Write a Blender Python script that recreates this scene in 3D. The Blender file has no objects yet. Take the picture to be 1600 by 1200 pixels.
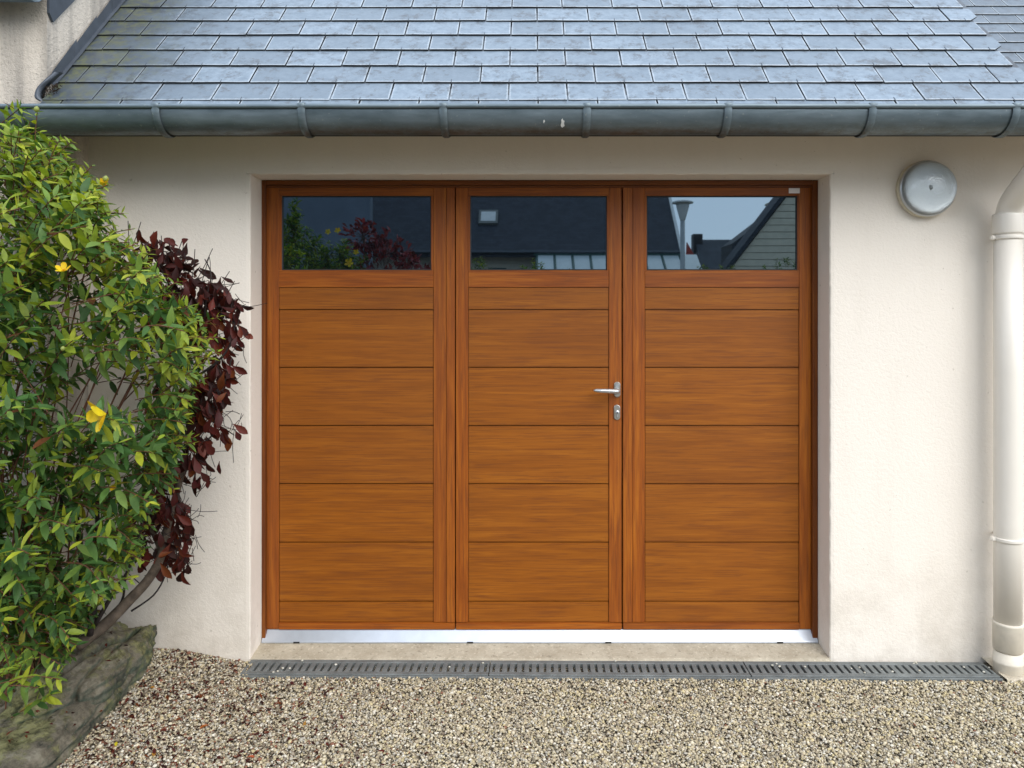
import bpy, bmesh, math, random
import numpy as np
from mathutils import Vector, Matrix, noise

# ------------------------------------------------------------------ camera, sky, sun, exposure
S = bpy.context.scene
COL = S.collection
F, PX, PY = 1155.6, 830.0, 490.0
CY, CZ = -3.06, 1.438
cam = bpy.data.cameras.new('camera'); cam_o = bpy.data.objects.new('camera', cam); COL.objects.link(cam_o)
cam.sensor_width = 36; cam.lens = 26.0; cam.clip_end = 2000; cam.clip_start = 0.05
cam.shift_x = -(PX - 800) / 1600; cam.shift_y = -(600 - PY) / 1600
cam_o.location = (0, CY, CZ); cam_o.rotation_euler = (math.radians(90), 0, 0)
S.camera = cam_o

W = bpy.data.worlds.new('World'); S.world = W; W.use_nodes = True
nt = W.node_tree; nt.nodes.clear()
SUN_EL, SUN_ROT = math.radians(40), math.radians(150)
sky = nt.nodes.new('ShaderNodeTexSky'); sky.sky_type = 'NISHITA'; sky.sun_disc = False
sky.sun_elevation = SUN_EL; sky.sun_rotation = SUN_ROT; sky.air_density = 1.0; sky.dust_density = 1.0; sky.ozone_density = 1.0
hs = nt.nodes.new('ShaderNodeHueSaturation'); hs.inputs['Saturation'].default_value = 0.45
mx = nt.nodes.new('ShaderNodeMix'); mx.data_type = 'RGBA'; mx.inputs[0].default_value = 0.7
mx.inputs[7].default_value = (7.2, 8.25, 9.8, 1)       # even cloud deck
bg = nt.nodes.new('ShaderNodeBackground'); bg.inputs[1].default_value = 0.10
wo = nt.nodes.new('ShaderNodeOutputWorld')
nt.links.new(sky.outputs[0], hs.inputs['Color']); nt.links.new(hs.outputs[0], mx.inputs[6])
nt.links.new(mx.outputs[2], bg.inputs[0]); nt.links.new(bg.outputs[0], wo.inputs[0])

sl = bpy.data.lights.new('sun', 'SUN'); sl.energy = 1.1; sl.angle = math.radians(52); sl.color = (1.0, 0.94, 0.86)
so = bpy.data.objects.new('sun', sl); COL.objects.link(so)
sd = Vector((math.sin(SUN_ROT) * math.cos(SUN_EL), math.cos(SUN_ROT) * math.cos(SUN_EL), math.sin(SUN_EL)))
so.rotation_euler = sd.to_track_quat('Z', 'Y').to_euler(); so.location = sd * 30
S.view_settings.view_transform = 'Standard'; S.view_settings.look = 'None'
S.view_settings.exposure = 1.27; S.view_settings.gamma = 1.0; S.view_settings.use_curve_mapping = False
S.cycles.max_bounces = 8

R_ = random.Random(7)

# ------------------------------------------------------------------ helpers
def P(px, py, Y):
    """point of the place at depth Y that lies on the photograph's pixel"""
    z = Y - CY
    return Vector(((px - PX) * z / F, Y, CZ + (PY - py) * z / F))
GY = 0.150
def RF(px, py, t):
    """the same for what is mirrored in the door's panes, t metres from the mirrored eye"""
    return Vector(((px - PX) * t / F, (2 * GY - CY) - t, CZ + (PY - py) * t / F))

def link(o, parent=None):
    COL.objects.link(o)
    if parent: o.parent = parent
    return o
def props(o, label=None, cat=None, group=None, kind=None):
    if label: o['label'] = label
    if cat: o['category'] = cat
    if group: o['group'] = group
    if kind: o['kind'] = kind
    return o
def thing(name, label, cat, loc=(0, 0, 0), group=None):
    o = bpy.data.objects.new(name, None); link(o); o.location = loc; o.empty_display_size = 0.1
    return props(o, label, cat, group)
def mesh(name, verts, faces, mat=None, smooth=False):
    m = bpy.data.meshes.new(name); m.from_pydata([tuple(v) for v in verts], [], faces); m.update()
    if mat: m.materials.append(mat)
    if smooth: m.polygons.foreach_set('use_smooth', [True] * len(m.polygons))
    return m
def place(name, m, parent=None, off=(0, 0, 0)):
    """object from a mesh; geometry given in world metres, parent offset taken out"""
    o = bpy.data.objects.new(name, m); link(o, parent)
    o.location = Vector(off) - (world_loc(parent) if parent else Vector((0, 0, 0)))
    return o
def world_loc(o):
    v = Vector((0, 0, 0))
    while o: v += o.location; o = o.parent
    return v
def bm_mesh(name, bm, mat, smooth=False):
    m = bpy.data.meshes.new(name); bm.normal_update(); bm.to_mesh(m); bm.free()
    if mat: m.materials.append(mat)
    if smooth: m.polygons.foreach_set('use_smooth', [True] * len(m.polygons))
    return m
def box(name, x0, x1, y0, y1, z0, z1, mat, parent=None, bev=0.0, seg=1):
    c = Vector(((x0 + x1) / 2, (y0 + y1) / 2, (z0 + z1) / 2))
    bm = bmesh.new(); bmesh.ops.create_cube(bm, size=1)
    for v in bm.verts: v.co = Vector((v.co.x * (x1 - x0), v.co.y * (y1 - y0), v.co.z * (z1 - z0)))
    if bev: bmesh.ops.bevel(bm, geom=bm.edges[:], offset=bev, segments=seg, affect='EDGES')
    return place(name, bm_mesh(name, bm, mat), parent, c)
def tube_geo(pts, rad, n=8, caps=True, V=None, Fc=None):
    V = [] if V is None else V; Fc = [] if Fc is None else Fc
    base = len(V); pts = [Vector(p) for p in pts]
    if not hasattr(rad, '__len__'): rad = [rad] * len(pts)
    t0 = (pts[1] - pts[0]).normalized()
    up = Vector((0, 0, 1)) if abs(t0.z) < 0.9 else Vector((0, 1, 0))
    a = t0.cross(up).normalized()
    for i, p in enumerate(pts):
        t = (pts[min(i + 1, len(pts) - 1)] - pts[max(i - 1, 0)]).normalized()
        a = (a - t * a.dot(t)).normalized(); b = t.cross(a)
        for k in range(n):
            an = 2 * math.pi * k / n
            V.append(p + (a * math.cos(an) + b * math.sin(an)) * rad[i])
    for i in range(len(pts) - 1):
        for k in range(n):
            q = base + i * n
            Fc.append((q + k, q + (k + 1) % n, q + n + (k + 1) % n, q + n + k))
    if caps:
        Fc.append(tuple(base + k for k in range(n))[::-1]); q = base + (len(pts) - 1) * n
        Fc.append(tuple(q + k for k in range(n)))
    return V, Fc
def tube(name, pts, rad, mat, parent=None, n=12, smooth=True):
    V, Fc = tube_geo(pts, rad, n)
    return place(name, mesh(name, V, Fc, mat, smooth), parent)
def spline(pts, n=6):
    pts = [Vector(p) for p in pts]; out = []
    for i in range(len(pts) - 1):
        p0 = pts[max(i - 1, 0)]; p1 = pts[i]; p2 = pts[i + 1]; p3 = pts[min(i + 2, len(pts) - 1)]
        for k in range(n):
            t = k / n
            out.append(0.5 * ((2 * p1) + (p2 - p0) * t + (2 * p0 - 5 * p1 + 4 * p2 - p3) * t * t + (3 * p1 - p0 - 3 * p2 + p3) * t ** 3))
    out.append(pts[-1]); return out
def lathe(name, prof, centre, axis, mat, parent=None, n=40, smooth=True):
    """profile (radius, distance along axis)"""
    ax = Vector(axis).normalized(); up = Vector((0, 0, 1)) if abs(ax.z) < 0.9 else Vector((1, 0, 0))
    a = ax.cross(up).normalized(); b = ax.cross(a); V = []; Fc = []
    for r, h in prof:
        for k in range(n):
            an = 2 * math.pi * k / n; V.append(ax * h + (a * math.cos(an) + b * math.sin(an)) * r)
    for i in range(len(prof) - 1):
        for k in range(n): Fc.append((i * n + k, i * n + (k + 1) % n, (i + 1) * n + (k + 1) % n, (i + 1) * n + k))
    if prof[0][0] > 0: Fc.append(tuple(range(n))[::-1])
    Fc.append(tuple((len(prof) - 1) * n + k for k in range(n)))
    m = mesh(name, V, Fc, mat, smooth)
    bm = bmesh.new(); bm.from_mesh(m); bmesh.ops.remove_doubles(bm, verts=bm.verts, dist=1e-5)
    bmesh.ops.recalc_face_normals(bm, faces=bm.faces); bm.to_mesh(m); bm.free()
    return place(name, m, parent, centre)

# ------------------------------------------------------------------ materials
class NT:
    def __init__(s, name):
        s.m = bpy.data.materials.new(name); s.m.use_nodes = True; s.t = s.m.node_tree; s.n = s.t.nodes
        s.b = s.n['Principled BSDF']; s.out = s.n['Material Output']
    def new(s, ty, **kw):
        n = s.n.new(ty)
        for k, v in kw.items(): setattr(n, k, v)
        return n
    def l(s, a, b): s.t.links.new(a, b)
    def co(s, scale=(1, 1, 1), kind='Object', rnd=0.0):
        tc = s.new('ShaderNodeTexCoord'); mp = s.new('ShaderNodeMapping'); mp.inputs['Scale'].default_value = scale
        s.l(tc.outputs[kind], mp.inputs['Vector'])
        if rnd:
            oi = s.new('ShaderNodeObjectInfo'); mu = s.new('ShaderNodeMath', operation='MULTIPLY'); mu.inputs[1].default_value = rnd
            s.l(oi.outputs['Random'], mu.inputs[0]); cb = s.new('ShaderNodeCombineXYZ')
            for i in range(3): s.l(mu.outputs[0], cb.inputs[i])
            s.l(cb.outputs[0], mp.inputs['Location'])
        return mp.outputs[0]
    def noise(s, vec, scale, detail=4, rough=0.55, dist=0.0):
        n = s.new('ShaderNodeTexNoise'); n.inputs['Scale'].default_value = scale; n.inputs['Detail'].default_value = detail
        n.inputs['Roughness'].default_value = rough; n.inputs['Distortion'].default_value = dist
        if vec: s.l(vec, n.inputs['Vector'])
        return n.outputs['Fac']
    def ramp(s, fac, stops):
        r = s.new('ShaderNodeValToRGB'); e = r.color_ramp.elements
        while len(e) < len(stops): e.new(0.5)
        for i, (p, c) in enumerate(stops):
            e[i].position = p; e[i].color = (c, c, c, 1) if isinstance(c, (int, float)) else (*c, 1)
        s.l(fac, r.inputs[0]); return r.outputs[0]
    def mix(s, fac, a, b, blend='MIX'):
        m = s.new('ShaderNodeMix', data_type='RGBA', blend_type=blend)
        for v, i in ((fac, 0), (a, 6), (b, 7)):
            if isinstance(v, (int, float)): m.inputs[i].default_value = v
            elif isinstance(v, tuple): m.inputs[i].default_value = (*v, 1)
            else: s.l(v, m.inputs[i])
        return m.outputs[2]
    def math(s, op, a, b=0.0, clamp=False):
        m = s.new('ShaderNodeMath', operation=op, use_clamp=clamp)
        for v, i in ((a, 0), (b, 1)):
            if isinstance(v, (int, float)): m.inputs[i].default_value = v
            else: s.l(v, m.inputs[i])
        return m.outputs[0]
    def sep(s, vec):
        x = s.new('ShaderNodeSeparateXYZ'); s.l(vec, x.inputs[0]); return x.outputs
    def bump(s, h, strength=0.3, dist=0.01):
        b = s.new('ShaderNodeBump'); b.inputs['Strength'].default_value = strength; b.inputs['Distance'].default_value = dist
        s.l(h, b.inputs['Height']); s.l(b.outputs[0], s.b.inputs['Normal'])
    def set(s, color=None, rough=None, metal=None, spec=None, **kw):
        I = s.b.inputs
        for v, k in ((color, 'Base Color'), (rough, 'Roughness'), (metal, 'Metallic'), (spec, 'Specular IOR Level')):
            if v is None: continue
            if isinstance(v, tuple): I[k].default_value = (*v, 1)
            elif isinstance(v, (int, float)): I[k].default_value = v
            else: s.l(v, I[k])
        for k, v in kw.items(): I[k.replace('_', ' ')].default_value = v
        return s.m

def simple(name, color, rough=0.6, metal=0.0, spec=0.5, var=0.15, scale=8.0, bump=0.0, bscale=60.0):
    s = NT(name); v = s.co()
    c2 = tuple(c * (1 - var) for c in color)
    s.set(s.ramp(s.noise(v, scale, 5), [(0.3, c2), (0.7, color)]), rough, metal, spec)
    if bump: s.bump(s.noise(v, bscale, 4), bump, 0.004)
    return s.m

def m_render(name, base, dirt, rough_amt=0.35, spatter=False):
    s = NT(name); v = s.co()
    big = s.noise(v, 1.3, 4); fine = s.noise(v, 190, 3); mid = s.noise(v, 70, 4, 0.6, 0.4)
    c = s.ramp(big, [(0.3, tuple(b * 0.95 for b in base)), (0.7, base)])
    speck = s.ramp(s.noise(v, 42, 2), [(0.265, 1.0), (0.29, 0.0)])
    c = s.mix(s.math('MULTIPLY', speck, 0.5), c, dirt)
    z = s.sep(v)[2]
    # splash dirt near the ground
    lo = s.math('SUBTRACT', 1.0, s.math('DIVIDE', s.math('SUBTRACT', z, 0.02), 0.5), True)
    lo = s.math('MULTIPLY', lo, s.ramp(s.noise(v, 5, 6, 0.7), [(0.42, 0.0), (0.66, 0.55)]))
    c = s.mix(lo, c, dirt)
    c = s.mix(s.ramp(s.noise(s.co((1, 1, 0.12)), 9, 5, 0.6), [(0.5, 0.0), (0.8, 0.10)]), c, dirt)
    if spatter:
        st = s.ramp(s.noise(s.co((1, 1, 0.08)), 11, 3), [(0.42, 0.0), (0.62, 0.75)])
        c = s.mix(st, c, dirt)
        vo = s.new('ShaderNodeTexVoronoi'); vo.inputs['Scale'].default_value = 60; s.l(v, vo.inputs['Vector'])
        pit = s.ramp(vo.outputs['Distance'], [(0.0, 1.0), (0.28, 0.0)])
        c = s.mix(s.math('MULTIPLY', pit, 0.55), c, (0.16, 0.14, 0.12))
    s.set(c, 0.9, 0, 0.25)
    h = s.math('ADD', s.math('MULTIPLY', fine, 0.5), mid)
    s.bump(h, rough_amt, 0.006)
    return s.m
M_WALL = m_render('cream_render', (0.83, 0.765, 0.675), (0.48, 0.42, 0.34), 0.36)
M_REVEAL = M_WALL
M_HOUSE = m_render('rough_render', (0.62, 0.555, 0.47), (0.27, 0.245, 0.215), 0.9, True)

def m_wood(name, vertical=False, dark=1.0, red=0.0):
    s = NT(name)
    sc = (90, 90, 3.0) if vertical else (3.0, 90, 90)
    sc2 = (16, 16, 1.3) if vertical else (1.3, 20, 20)
    sc3 = (210, 210, 6) if vertical else (6, 210, 210)
    n1 = s.noise(s.co(sc, rnd=37.0), 1.0, 5, 0.6, 0.6)
    n2 = s.noise(s.co(sc2, rnd=53.0), 1.0, 4, 0.55, 1.6)
    n3 = s.noise(s.co(sc3, rnd=11.0), 1.0, 3, 0.6)
    f = s.math('ADD', s.math('MULTIPLY', n1, 0.45), s.math('MULTIPLY', n2, 0.55))
    d = lambda c: tuple(x * dark for x in c)
    if red: a, b, cc = (0.190, 0.044, 0.005), (0.295, 0.076, 0.007), (0.42, 0.128, 0.011)
    else:   a, b, cc = (0.205, 0.058, 0.005), (0.275, 0.083, 0.006), (0.345, 0.112, 0.009)
    c = s.ramp(f, [(0.34, d(a)), (0.5, d(b)), (0.66, d(cc))])
    c = s.mix(s.ramp(n3, [(0.52, 0.0), (0.62, 0.5)]), c, d((0.13, 0.036, 0.010)))
    oi = s.new('ShaderNodeObjectInfo')
    c = s.mix(s.math('MULTIPLY', oi.outputs['Random'], 0.2), c, d((0.15, 0.05, 0.014)))
    s.set(c, 0.45, 0, 0.32)
    s.bump(n3, 0.12, 0.001)
    return s.m
M_WH = m_wood('oak_laminate_horizontal'); M_WV = m_wood('oak_laminate_vertical', True, red=1)
M_WHR = m_wood('oak_laminate_rail', False, red=1)
M_WF = m_wood('oak_frame_vertical', True, 0.55, red=1); M_WFH = m_wood('oak_frame_horizontal', False, 0.55, red=1)

def m_slate(name, pale=1.0):
    s = NT(name); v = s.co((1, 1, 1)); vr = s.co((1, 1, 1), rnd=40.0)
    oi = s.new('ShaderNodeObjectInfo')
    c = s.ramp(s.noise(vr, 32, 8, 0.75), [(0.3, (0.092 * pale, 0.126 * pale, 0.162 * pale)), (0.7, (0.195 * pale, 0.245 * pale, 0.295 * pale))])
    c = s.mix(s.math('MULTIPLY', oi.outputs['Random'], 0.7), c, (0.085 * pale, 0.115 * pale, 0.145 * pale))
    # worn pale arrises along side and bottom edges (object space: x across, y up the slope)
    x, y, z = s.sep(v)
    ex = s.math('SUBTRACT', s.math('ABSOLUTE', x), 0.1012)
    ey = s.math('SUBTRACT', 0.0075, y)
    e = s.math('MAXIMUM', ex, ey)
    e = s.math('ADD', e, s.math('MULTIPLY', s.math('SUBTRACT', s.noise(vr, 120, 3), 0.5), 0.010))
    em = s.ramp(s.math('DIVIDE', e, 0.004, True), [(0.0, 0.0), (1.0, 0.6)])
    c = s.mix(em, c, (0.40, 0.45, 0.49))
    # dark lichen and dirt mottling, then shade painted into the joints
    wc = s.new('ShaderNodeNewGeometry'); wp = wc.outputs['Position']
    d1 = s.ramp(s.noise(wp, 13, 9, 0.82), [(0.52, 0.0), (0.60, 0.7)])
    c = s.mix(d1, c, (0.055, 0.06, 0.066))
    c = s.mix(s.ramp(y, [(0.118, 0.0), (0.122, 0.9)]), c, (0.020, 0.023, 0.027))  # covered upper part darkened: joint and course shade put into the colour
    wx = s.sep(wp)[0]
    # green algae and freshly darker slates under the house wall
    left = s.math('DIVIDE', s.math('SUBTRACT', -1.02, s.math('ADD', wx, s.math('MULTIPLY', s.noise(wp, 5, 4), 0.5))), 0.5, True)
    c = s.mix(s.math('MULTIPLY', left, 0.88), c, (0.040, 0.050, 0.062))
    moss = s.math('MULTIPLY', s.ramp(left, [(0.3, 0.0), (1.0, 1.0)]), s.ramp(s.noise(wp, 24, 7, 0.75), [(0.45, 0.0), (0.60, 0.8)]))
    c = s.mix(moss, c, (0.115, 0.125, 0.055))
    s.set(c, s.ramp(s.noise(vr, 20, 4), [(0.3, 0.30), (0.7, 0.46)]), 0, 0.75)
    s.bump(s.noise(vr, 45, 6, 0.65), 0.22, 0.003)
    return s.m
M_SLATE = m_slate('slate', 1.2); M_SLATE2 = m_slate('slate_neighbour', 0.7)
M_DECK = simple('roof_underlay', (0.03, 0.032, 0.035), 0.9)

def m_zinc():
    s = NT('weathered_zinc'); v = s.co(); vs = s.co((0.6, 2.0, 2.0))
    c = s.ramp(s.noise(vs, 6, 6, 0.65), [(0.3, (0.095, 0.13, 0.15)), (0.7, (0.19, 0.24, 0.27))])
    z = s.sep(v)[2]
    lowm = s.math('SUBTRACT', 1.0, s.math('DIVIDE', s.math('SUBTRACT', z, 2.094), 0.035), True)
    g = s.ramp(s.noise(s.co((1, 1, 3)), 22, 8, 0.8), [(0.42, 0.15), (0.6, 1.0)])
    c = s.mix(s.math('MULTIPLY', lowm, s.math('MULTIPLY', g, 0.85)), c, (0.075, 0.078, 0.058))
    sp = s.ramp(s.noise(v, 70, 3), [(0.66, 0.0), (0.72, 0.5)])
    c = s.mix(sp, c, (0.3, 0.32, 0.3))
    s.set(c, s.ramp(s.noise(vs, 12, 4), [(0.3, 0.36), (0.7, 0.55)]), 0.45, 0.5)
    s.bump(s.noise(vs, 9, 4), 0.25, 0.01)
    return s.m
M_ZINC = m_zinc()
M_ZINCD = simple('dark_zinc', (0.085, 0.10, 0.122), 0.5, 0.3, 0.5, 0.35, 12, 0.15, 30)
M_PVC = simple('cream_pipe', (0.77, 0.72, 0.635), 0.38, 0, 0.5, 0.06, 3)
M_PVCD = simple('dirty_cream_pipe', (0.72, 0.66, 0.55), 0.5, 0, 0.4, 0.16, 22)
M_ALU = simple('satin_aluminium', (0.62, 0.64, 0.66), 0.32, 0.85, 0.5, 0.04)
M_THR = simple('white_threshold', (0.50, 0.54, 0.60), 0.3, 0.45, 0.6, 0.10, 20)
M_STEEL = simple('brushed_steel', (0.55, 0.53, 0.49), 0.34, 0.9, 0.5, 0.1)
M_BLACK = simple('black_rubber', (0.012, 0.012, 0.014), 0.6)
M_GRATE = simple('grey_grate', (0.20, 0.215, 0.21), 0.6, 0.1, 0.4, 0.45, 14, 0.3, 120)
M_PIT = simple('drain_dark', (0.01, 0.01, 0.01), 0.95)
M_SOFFIT = simple('painted_soffit', (0.55, 0.46, 0.34), 0.7)

def m_concrete(name, a, b, moss=None):
    s = NT(name); v = s.co()
    c = s.ramp(s.noise(v, 6, 8, 0.7), [(0.3, a), (0.7, b)])
    c = s.mix(s.ramp(s.noise(v, 90, 3), [(0.58, 0.0), (0.68, 0.5)]), c, tuple(x * 1.3 for x in b))
    c = s.mix(s.ramp(s.noise(v, 60, 3), [(0.3, 0.5), (0.42, 0.0)]), c, tuple(x * 0.5 for x in a))
    s.set(c, 0.85, 0, 0.3); s.bump(s.noise(v, 60, 6, 0.7), 0.5, 0.006); return s.m
M_CONC = m_concrete('concrete', (0.34, 0.29, 0.21), (0.56, 0.51, 0.40))
M_MORTAR = m_concrete('mortar', (0.42, 0.36, 0.27), (0.62, 0.56, 0.45))

def m_glass():
    s = NT('dark_glazing'); s.set((0.004, 0.006, 0.008), 0.015, 0, 0.5); s.b.inputs['IOR'].default_value = 2.8
    s.b.inputs['Specular Tint'].default_value = (0.66, 0.86, 1.0, 1)
    s.bump(s.noise(s.co(), 2.2, 1), 0.012, 0.01); return s.m
M_GLASS = m_glass()
def m_lampglass():
    s = NT('ribbed_lamp_glass'); s.set((0.62, 0.67, 0.68), 0.06, 0, 0.9); s.b.inputs['Transmission Weight'].default_value = 0.8
    s.b.inputs['IOR'].default_value = 1.46
    g = s.new('ShaderNodeTexWave'); g.wave_type = 'RINGS'; g.rings_direction = 'Y'; g.inputs['Scale'].default_value = 26; g.inputs['Distortion'].default_value = 0
    s.l(s.co(), g.inputs['Vector']); s.bump(g.outputs['Fac'], 0.3, 0.002); return s.m
M_LGLASS = m_lampglass()
M_LREF = simple('lamp_reflector', (0.50, 0.54, 0.55), 0.30, 0.7, 0.6, 0.3, 14)

def m_tint(name, rough=0.45, trans=0.22, spec=0.4):
    s = NT(name); a = s.new('ShaderNodeAttribute', attribute_name='tint')
    g = s.new('ShaderNodeNewGeometry')
    n = s.noise(s.co(), 60, 3)
    c = s.mix(s.ramp(n, [(0.3, 0.35), (0.7, 0.0)]), a.outputs['Color'], (0.02, 0.03, 0.01))
    s.set(c, rough, 0, spec)
    if trans:
        tr = s.new('ShaderNodeBsdfTranslucent'); ms = s.new('ShaderNodeMixShader'); ms.inputs[0].default_value = trans
        br = s.mix(1.0, c, (1.25, 1.3, 0.5), 'MULTIPLY'); s.l(br, tr.inputs[0])
        s.l(s.b.outputs[0], ms.inputs[1]); s.l(tr.outputs[0], ms.inputs[2]); s.l(ms.outputs[0], s.out.inputs[0])
    return s.m
M_LEAF = m_tint('green_leaf', 0.5, 0.3, 0.3); M_PLEAF = m_tint('purple_leaf', 0.5, 0.25, 0.22)
M_PETAL = m_tint('yellow_petal', 0.5, 0.2, 0.3); M_STONE = m_tint('gravel_stone', 0.8, 0, 0.3)
M_BARK = simple('bark', (0.15, 0.115, 0.085), 0.85, 0, 0.3, 0.6, 40, 0.6, 120)
M_BARKD = simple('dark_bark', (0.035, 0.026, 0.024), 0.8, 0, 0.3, 0.4, 30)
M_STEM = simple('red_stem', (0.16, 0.065, 0.035), 0.6, 0, 0.3, 0.4, 20)

def m_rock():
    s = NT('mossy_rock'); v = s.co()
    n = s.noise(v, 13, 10, 0.75)
    c = s.ramp(n, [(0.34, (0.060, 0.060, 0.048)), (0.5, (0.25, 0.22, 0.16)), (0.66, (0.46, 0.42, 0.32))])
    alg = s.ramp(s.noise(v, 4.6, 9, 0.72, 0.3), [(0.47, 0.0), (0.54, 0.9)])
    c = s.mix(alg, c, s.ramp(s.noise(v, 28, 6, 0.7), [(0.38, (0.085, 0.085, 0.032)), (0.60, (0.42, 0.41, 0.18))]))
    x, y, z = s.sep(v)
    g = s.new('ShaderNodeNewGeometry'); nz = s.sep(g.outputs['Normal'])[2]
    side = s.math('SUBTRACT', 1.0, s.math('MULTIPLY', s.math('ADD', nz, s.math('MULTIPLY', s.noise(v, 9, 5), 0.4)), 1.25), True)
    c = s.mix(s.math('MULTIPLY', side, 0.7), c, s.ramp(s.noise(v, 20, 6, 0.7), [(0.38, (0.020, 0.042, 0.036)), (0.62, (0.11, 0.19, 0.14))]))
    c = s.mix(s.ramp(s.noise(v, 55, 3), [(0.68, 0.0), (0.73, 0.8)]), c, (0.38, 0.38, 0.32))
    s.set(c, 0.85, 0, 0.25); s.bump(s.noise(v, 26, 10, 0.8), 1.0, 0.035); return s.m
M_ROCK = m_rock()
M_SOIL = simple('soil', (0.045, 0.032, 0.022), 0.95, 0, 0.2, 0.5, 25, 0.8, 60)

def m_ground():
    s = NT('gravel_bed'); v = s.co()
    vo = s.new('ShaderNodeTexVoronoi'); vo.inputs['Scale'].default_value = 110; s.l(v, vo.inputs['Vector'])
    c = s.ramp(s.sep(vo.outputs['Color'])[0], [(0.0, (0.25, 0.21, 0.15)), (0.5, (0.42, 0.37, 0.27)), (1.0, (0.6, 0.55, 0.43))])
    c = s.mix(s.ramp(vo.outputs['Distance'], [(0.25, 0.0), (0.6, 0.9)]), c, (0.04, 0.032, 0.024))
    s.set(c, 0.9, 0, 0.2); s.bump(s.math('SUBTRACT', 1.0, vo.outputs['Distance']), 0.6, 0.01); return s.m
M_GROUND = m_ground()
M_ROAD = simple('asphalt', (0.055, 0.055, 0.056), 0.9, 0, 0.3, 0.25, 30, 0.4, 200)

# ------------------------------------------------------------------ ground
GN = lambda x, y: noise.noise(Vector((x * 2.1, y * 2.1, 0.3))) * 0.008
def ground_z(x, y):
    """gravel rises gently towards the planted corner"""
    k = min(max((-1.10 - x) / 0.45, 0), 1); k = k * k * (3 - 2 * k)
    f = min(max((y + 2.2) / 1.6, 0), 1)
    near = min(max((-y - 0.16) / 0.1, 0), 1)
    inr = 1.0 if -2.6 < x < 2.8 and y > -2.6 else 0.0
    return 0.060 * k * f - 0.012 * near + GN(x, y) * inr * near
V = []; Fc = []
xs = [-300, -60, -12, -4] + list(np.arange(-2.6, 2.81, 0.06)) + [4, 12, 60, 300]
ys = [-300, -80, -20, -8, -4] + list(np.arange(-2.6, 0.01, 0.06)) + [0.4, 3, 20, 80, 300]
for y in ys:
    for x in xs: V.append((x, y, ground_z(x, y) - 0.006))
n = len(xs)
for j in range(len(ys) - 1):
    for i in range(n - 1): Fc.append((j * n + i, j * n + i + 1, (j + 1) * n + i + 1, (j + 1) * n + i))
# the doorway slab sits lower than the rise: fine, the rise ends before the opening
g = place('ground', mesh('ground', V, Fc, M_GROUND, True)); props(g, kind='structure')
rd = place('road', mesh('road', [(-120, -11.5, 0.012), (120, -11.5, 0.012), (120, -7.0, 0.012), (-120, -7.0, 0.012)], [(0, 1, 2, 3)], M_ROAD)); props(rd, kind='structure')

# ------------------------------------------------------------------ gravel (nobody could count it)
def ico():
    p = (1 + 5 ** 0.5) / 2
    v = np.array([(-1, p, 0), (1, p, 0), (-1, -p, 0), (1, -p, 0), (0, -1, p), (0, 1, p), (0, -1, -p), (0, 1, -p), (p, 0, -1), (p, 0, 1), (-p, 0, -1), (-p, 0, 1)], float)
    v /= np.linalg.norm(v[0])
    f = np.array([(0, 11, 5), (0, 5, 1), (0, 1, 7), (0, 7, 10), (0, 10, 11), (1, 5, 9), (5, 11, 4), (11, 10, 2), (10, 7, 6), (7, 1, 8), (3, 9, 4), (3, 4, 2), (3, 2, 6), (3, 6, 8), (3, 8, 9), (4, 9, 5), (2, 4, 11), (6, 2, 10), (8, 6, 7), (9, 8, 1)])
    return v, f
def np_mesh(name, Vn, Fn, tint, mat, smooth=True):
    m = bpy.data.meshes.new(name); nv = len(Vn); nf = len(Fn); k = Fn.shape[1]
    m.vertices.add(nv); m.vertices.foreach_set('co', Vn.astype(np.float32).ravel())
    m.loops.add(nf * k); m.loops.foreach_set('vertex_index', Fn.astype(np.int32).ravel())
    m.polygons.add(nf); m.polygons.foreach_set('loop_start', np.arange(0, nf * k, k, dtype=np.int32))
    m.polygons.foreach_set('use_smooth', np.full(nf, smooth))
    m.update(); m.validate()
    a = m.color_attributes.new('tint', 'FLOAT_COLOR', 'POINT')
    a.data.foreach_set('color', np.hstack([tint, np.ones((nv, 1))]).astype(np.float32).ravel())
    m.materials.append(mat); return m
rng = np.random.default_rng(11)
iv, if_ = ico()
pts = []
def rock_edge(y): return -1.50 + 0.02 * math.sin(y * 7)
NS = 104000
X = rng.uniform(-1.62, 2.35, NS); Y = -0.02 - (rng.uniform(0, 1, NS) ** 1.0) * 0.98
keep = np.ones(NS, bool)
inslot = (Y > -0.143 - 0.009 * (X + 1.15)) & (X > -1.12) & (X < 1.855); keep &= ~inslot
keep &= ~((Y > -0.17) & (X > 1.85))
X, Y = X[keep], Y[keep]; NS = len(X)
gz = np.array([ground_z(a, b) for a, b in zip(X, Y)])
size = rng.lognormal(math.log(0.0041), 0.27, NS); size = np.clip(size, 0.0025, 0.0095)
Z = gz + size * 0.15 + rng.uniform(-0.003, 0.006, NS)
ax = rng.normal(size=(NS, 4)); ax /= np.linalg.norm(ax, axis=1)[:, None]
w_, x_, y_, z_ = ax.T
Rm = np.stack([np.stack([1 - 2 * (y_ ** 2 + z_ ** 2), 2 * (x_ * y_ - z_ * w_), 2 * (x_ * z_ + y_ * w_)], -1),
               np.stack([2 * (x_ * y_ + z_ * w_), 1 - 2 * (x_ ** 2 + z_ ** 2), 2 * (y_ * z_ - x_ * w_)], -1),
               np.stack([2 * (x_ * z_ - y_ * w_), 2 * (y_ * z_ + x_ * w_), 1 - 2 * (x_ ** 2 + y_ ** 2)], -1)], 1)
sc = size[:, None] * rng.uniform(0.6, 1.35, (NS, 3))
loc = iv[None] * rng.uniform(0.8, 1.15, (NS, 12, 1)) * sc[:, None, :]
loc = np.einsum('nij,nkj->nki', Rm, loc); loc[:, :, 2] *= 0.75
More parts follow.
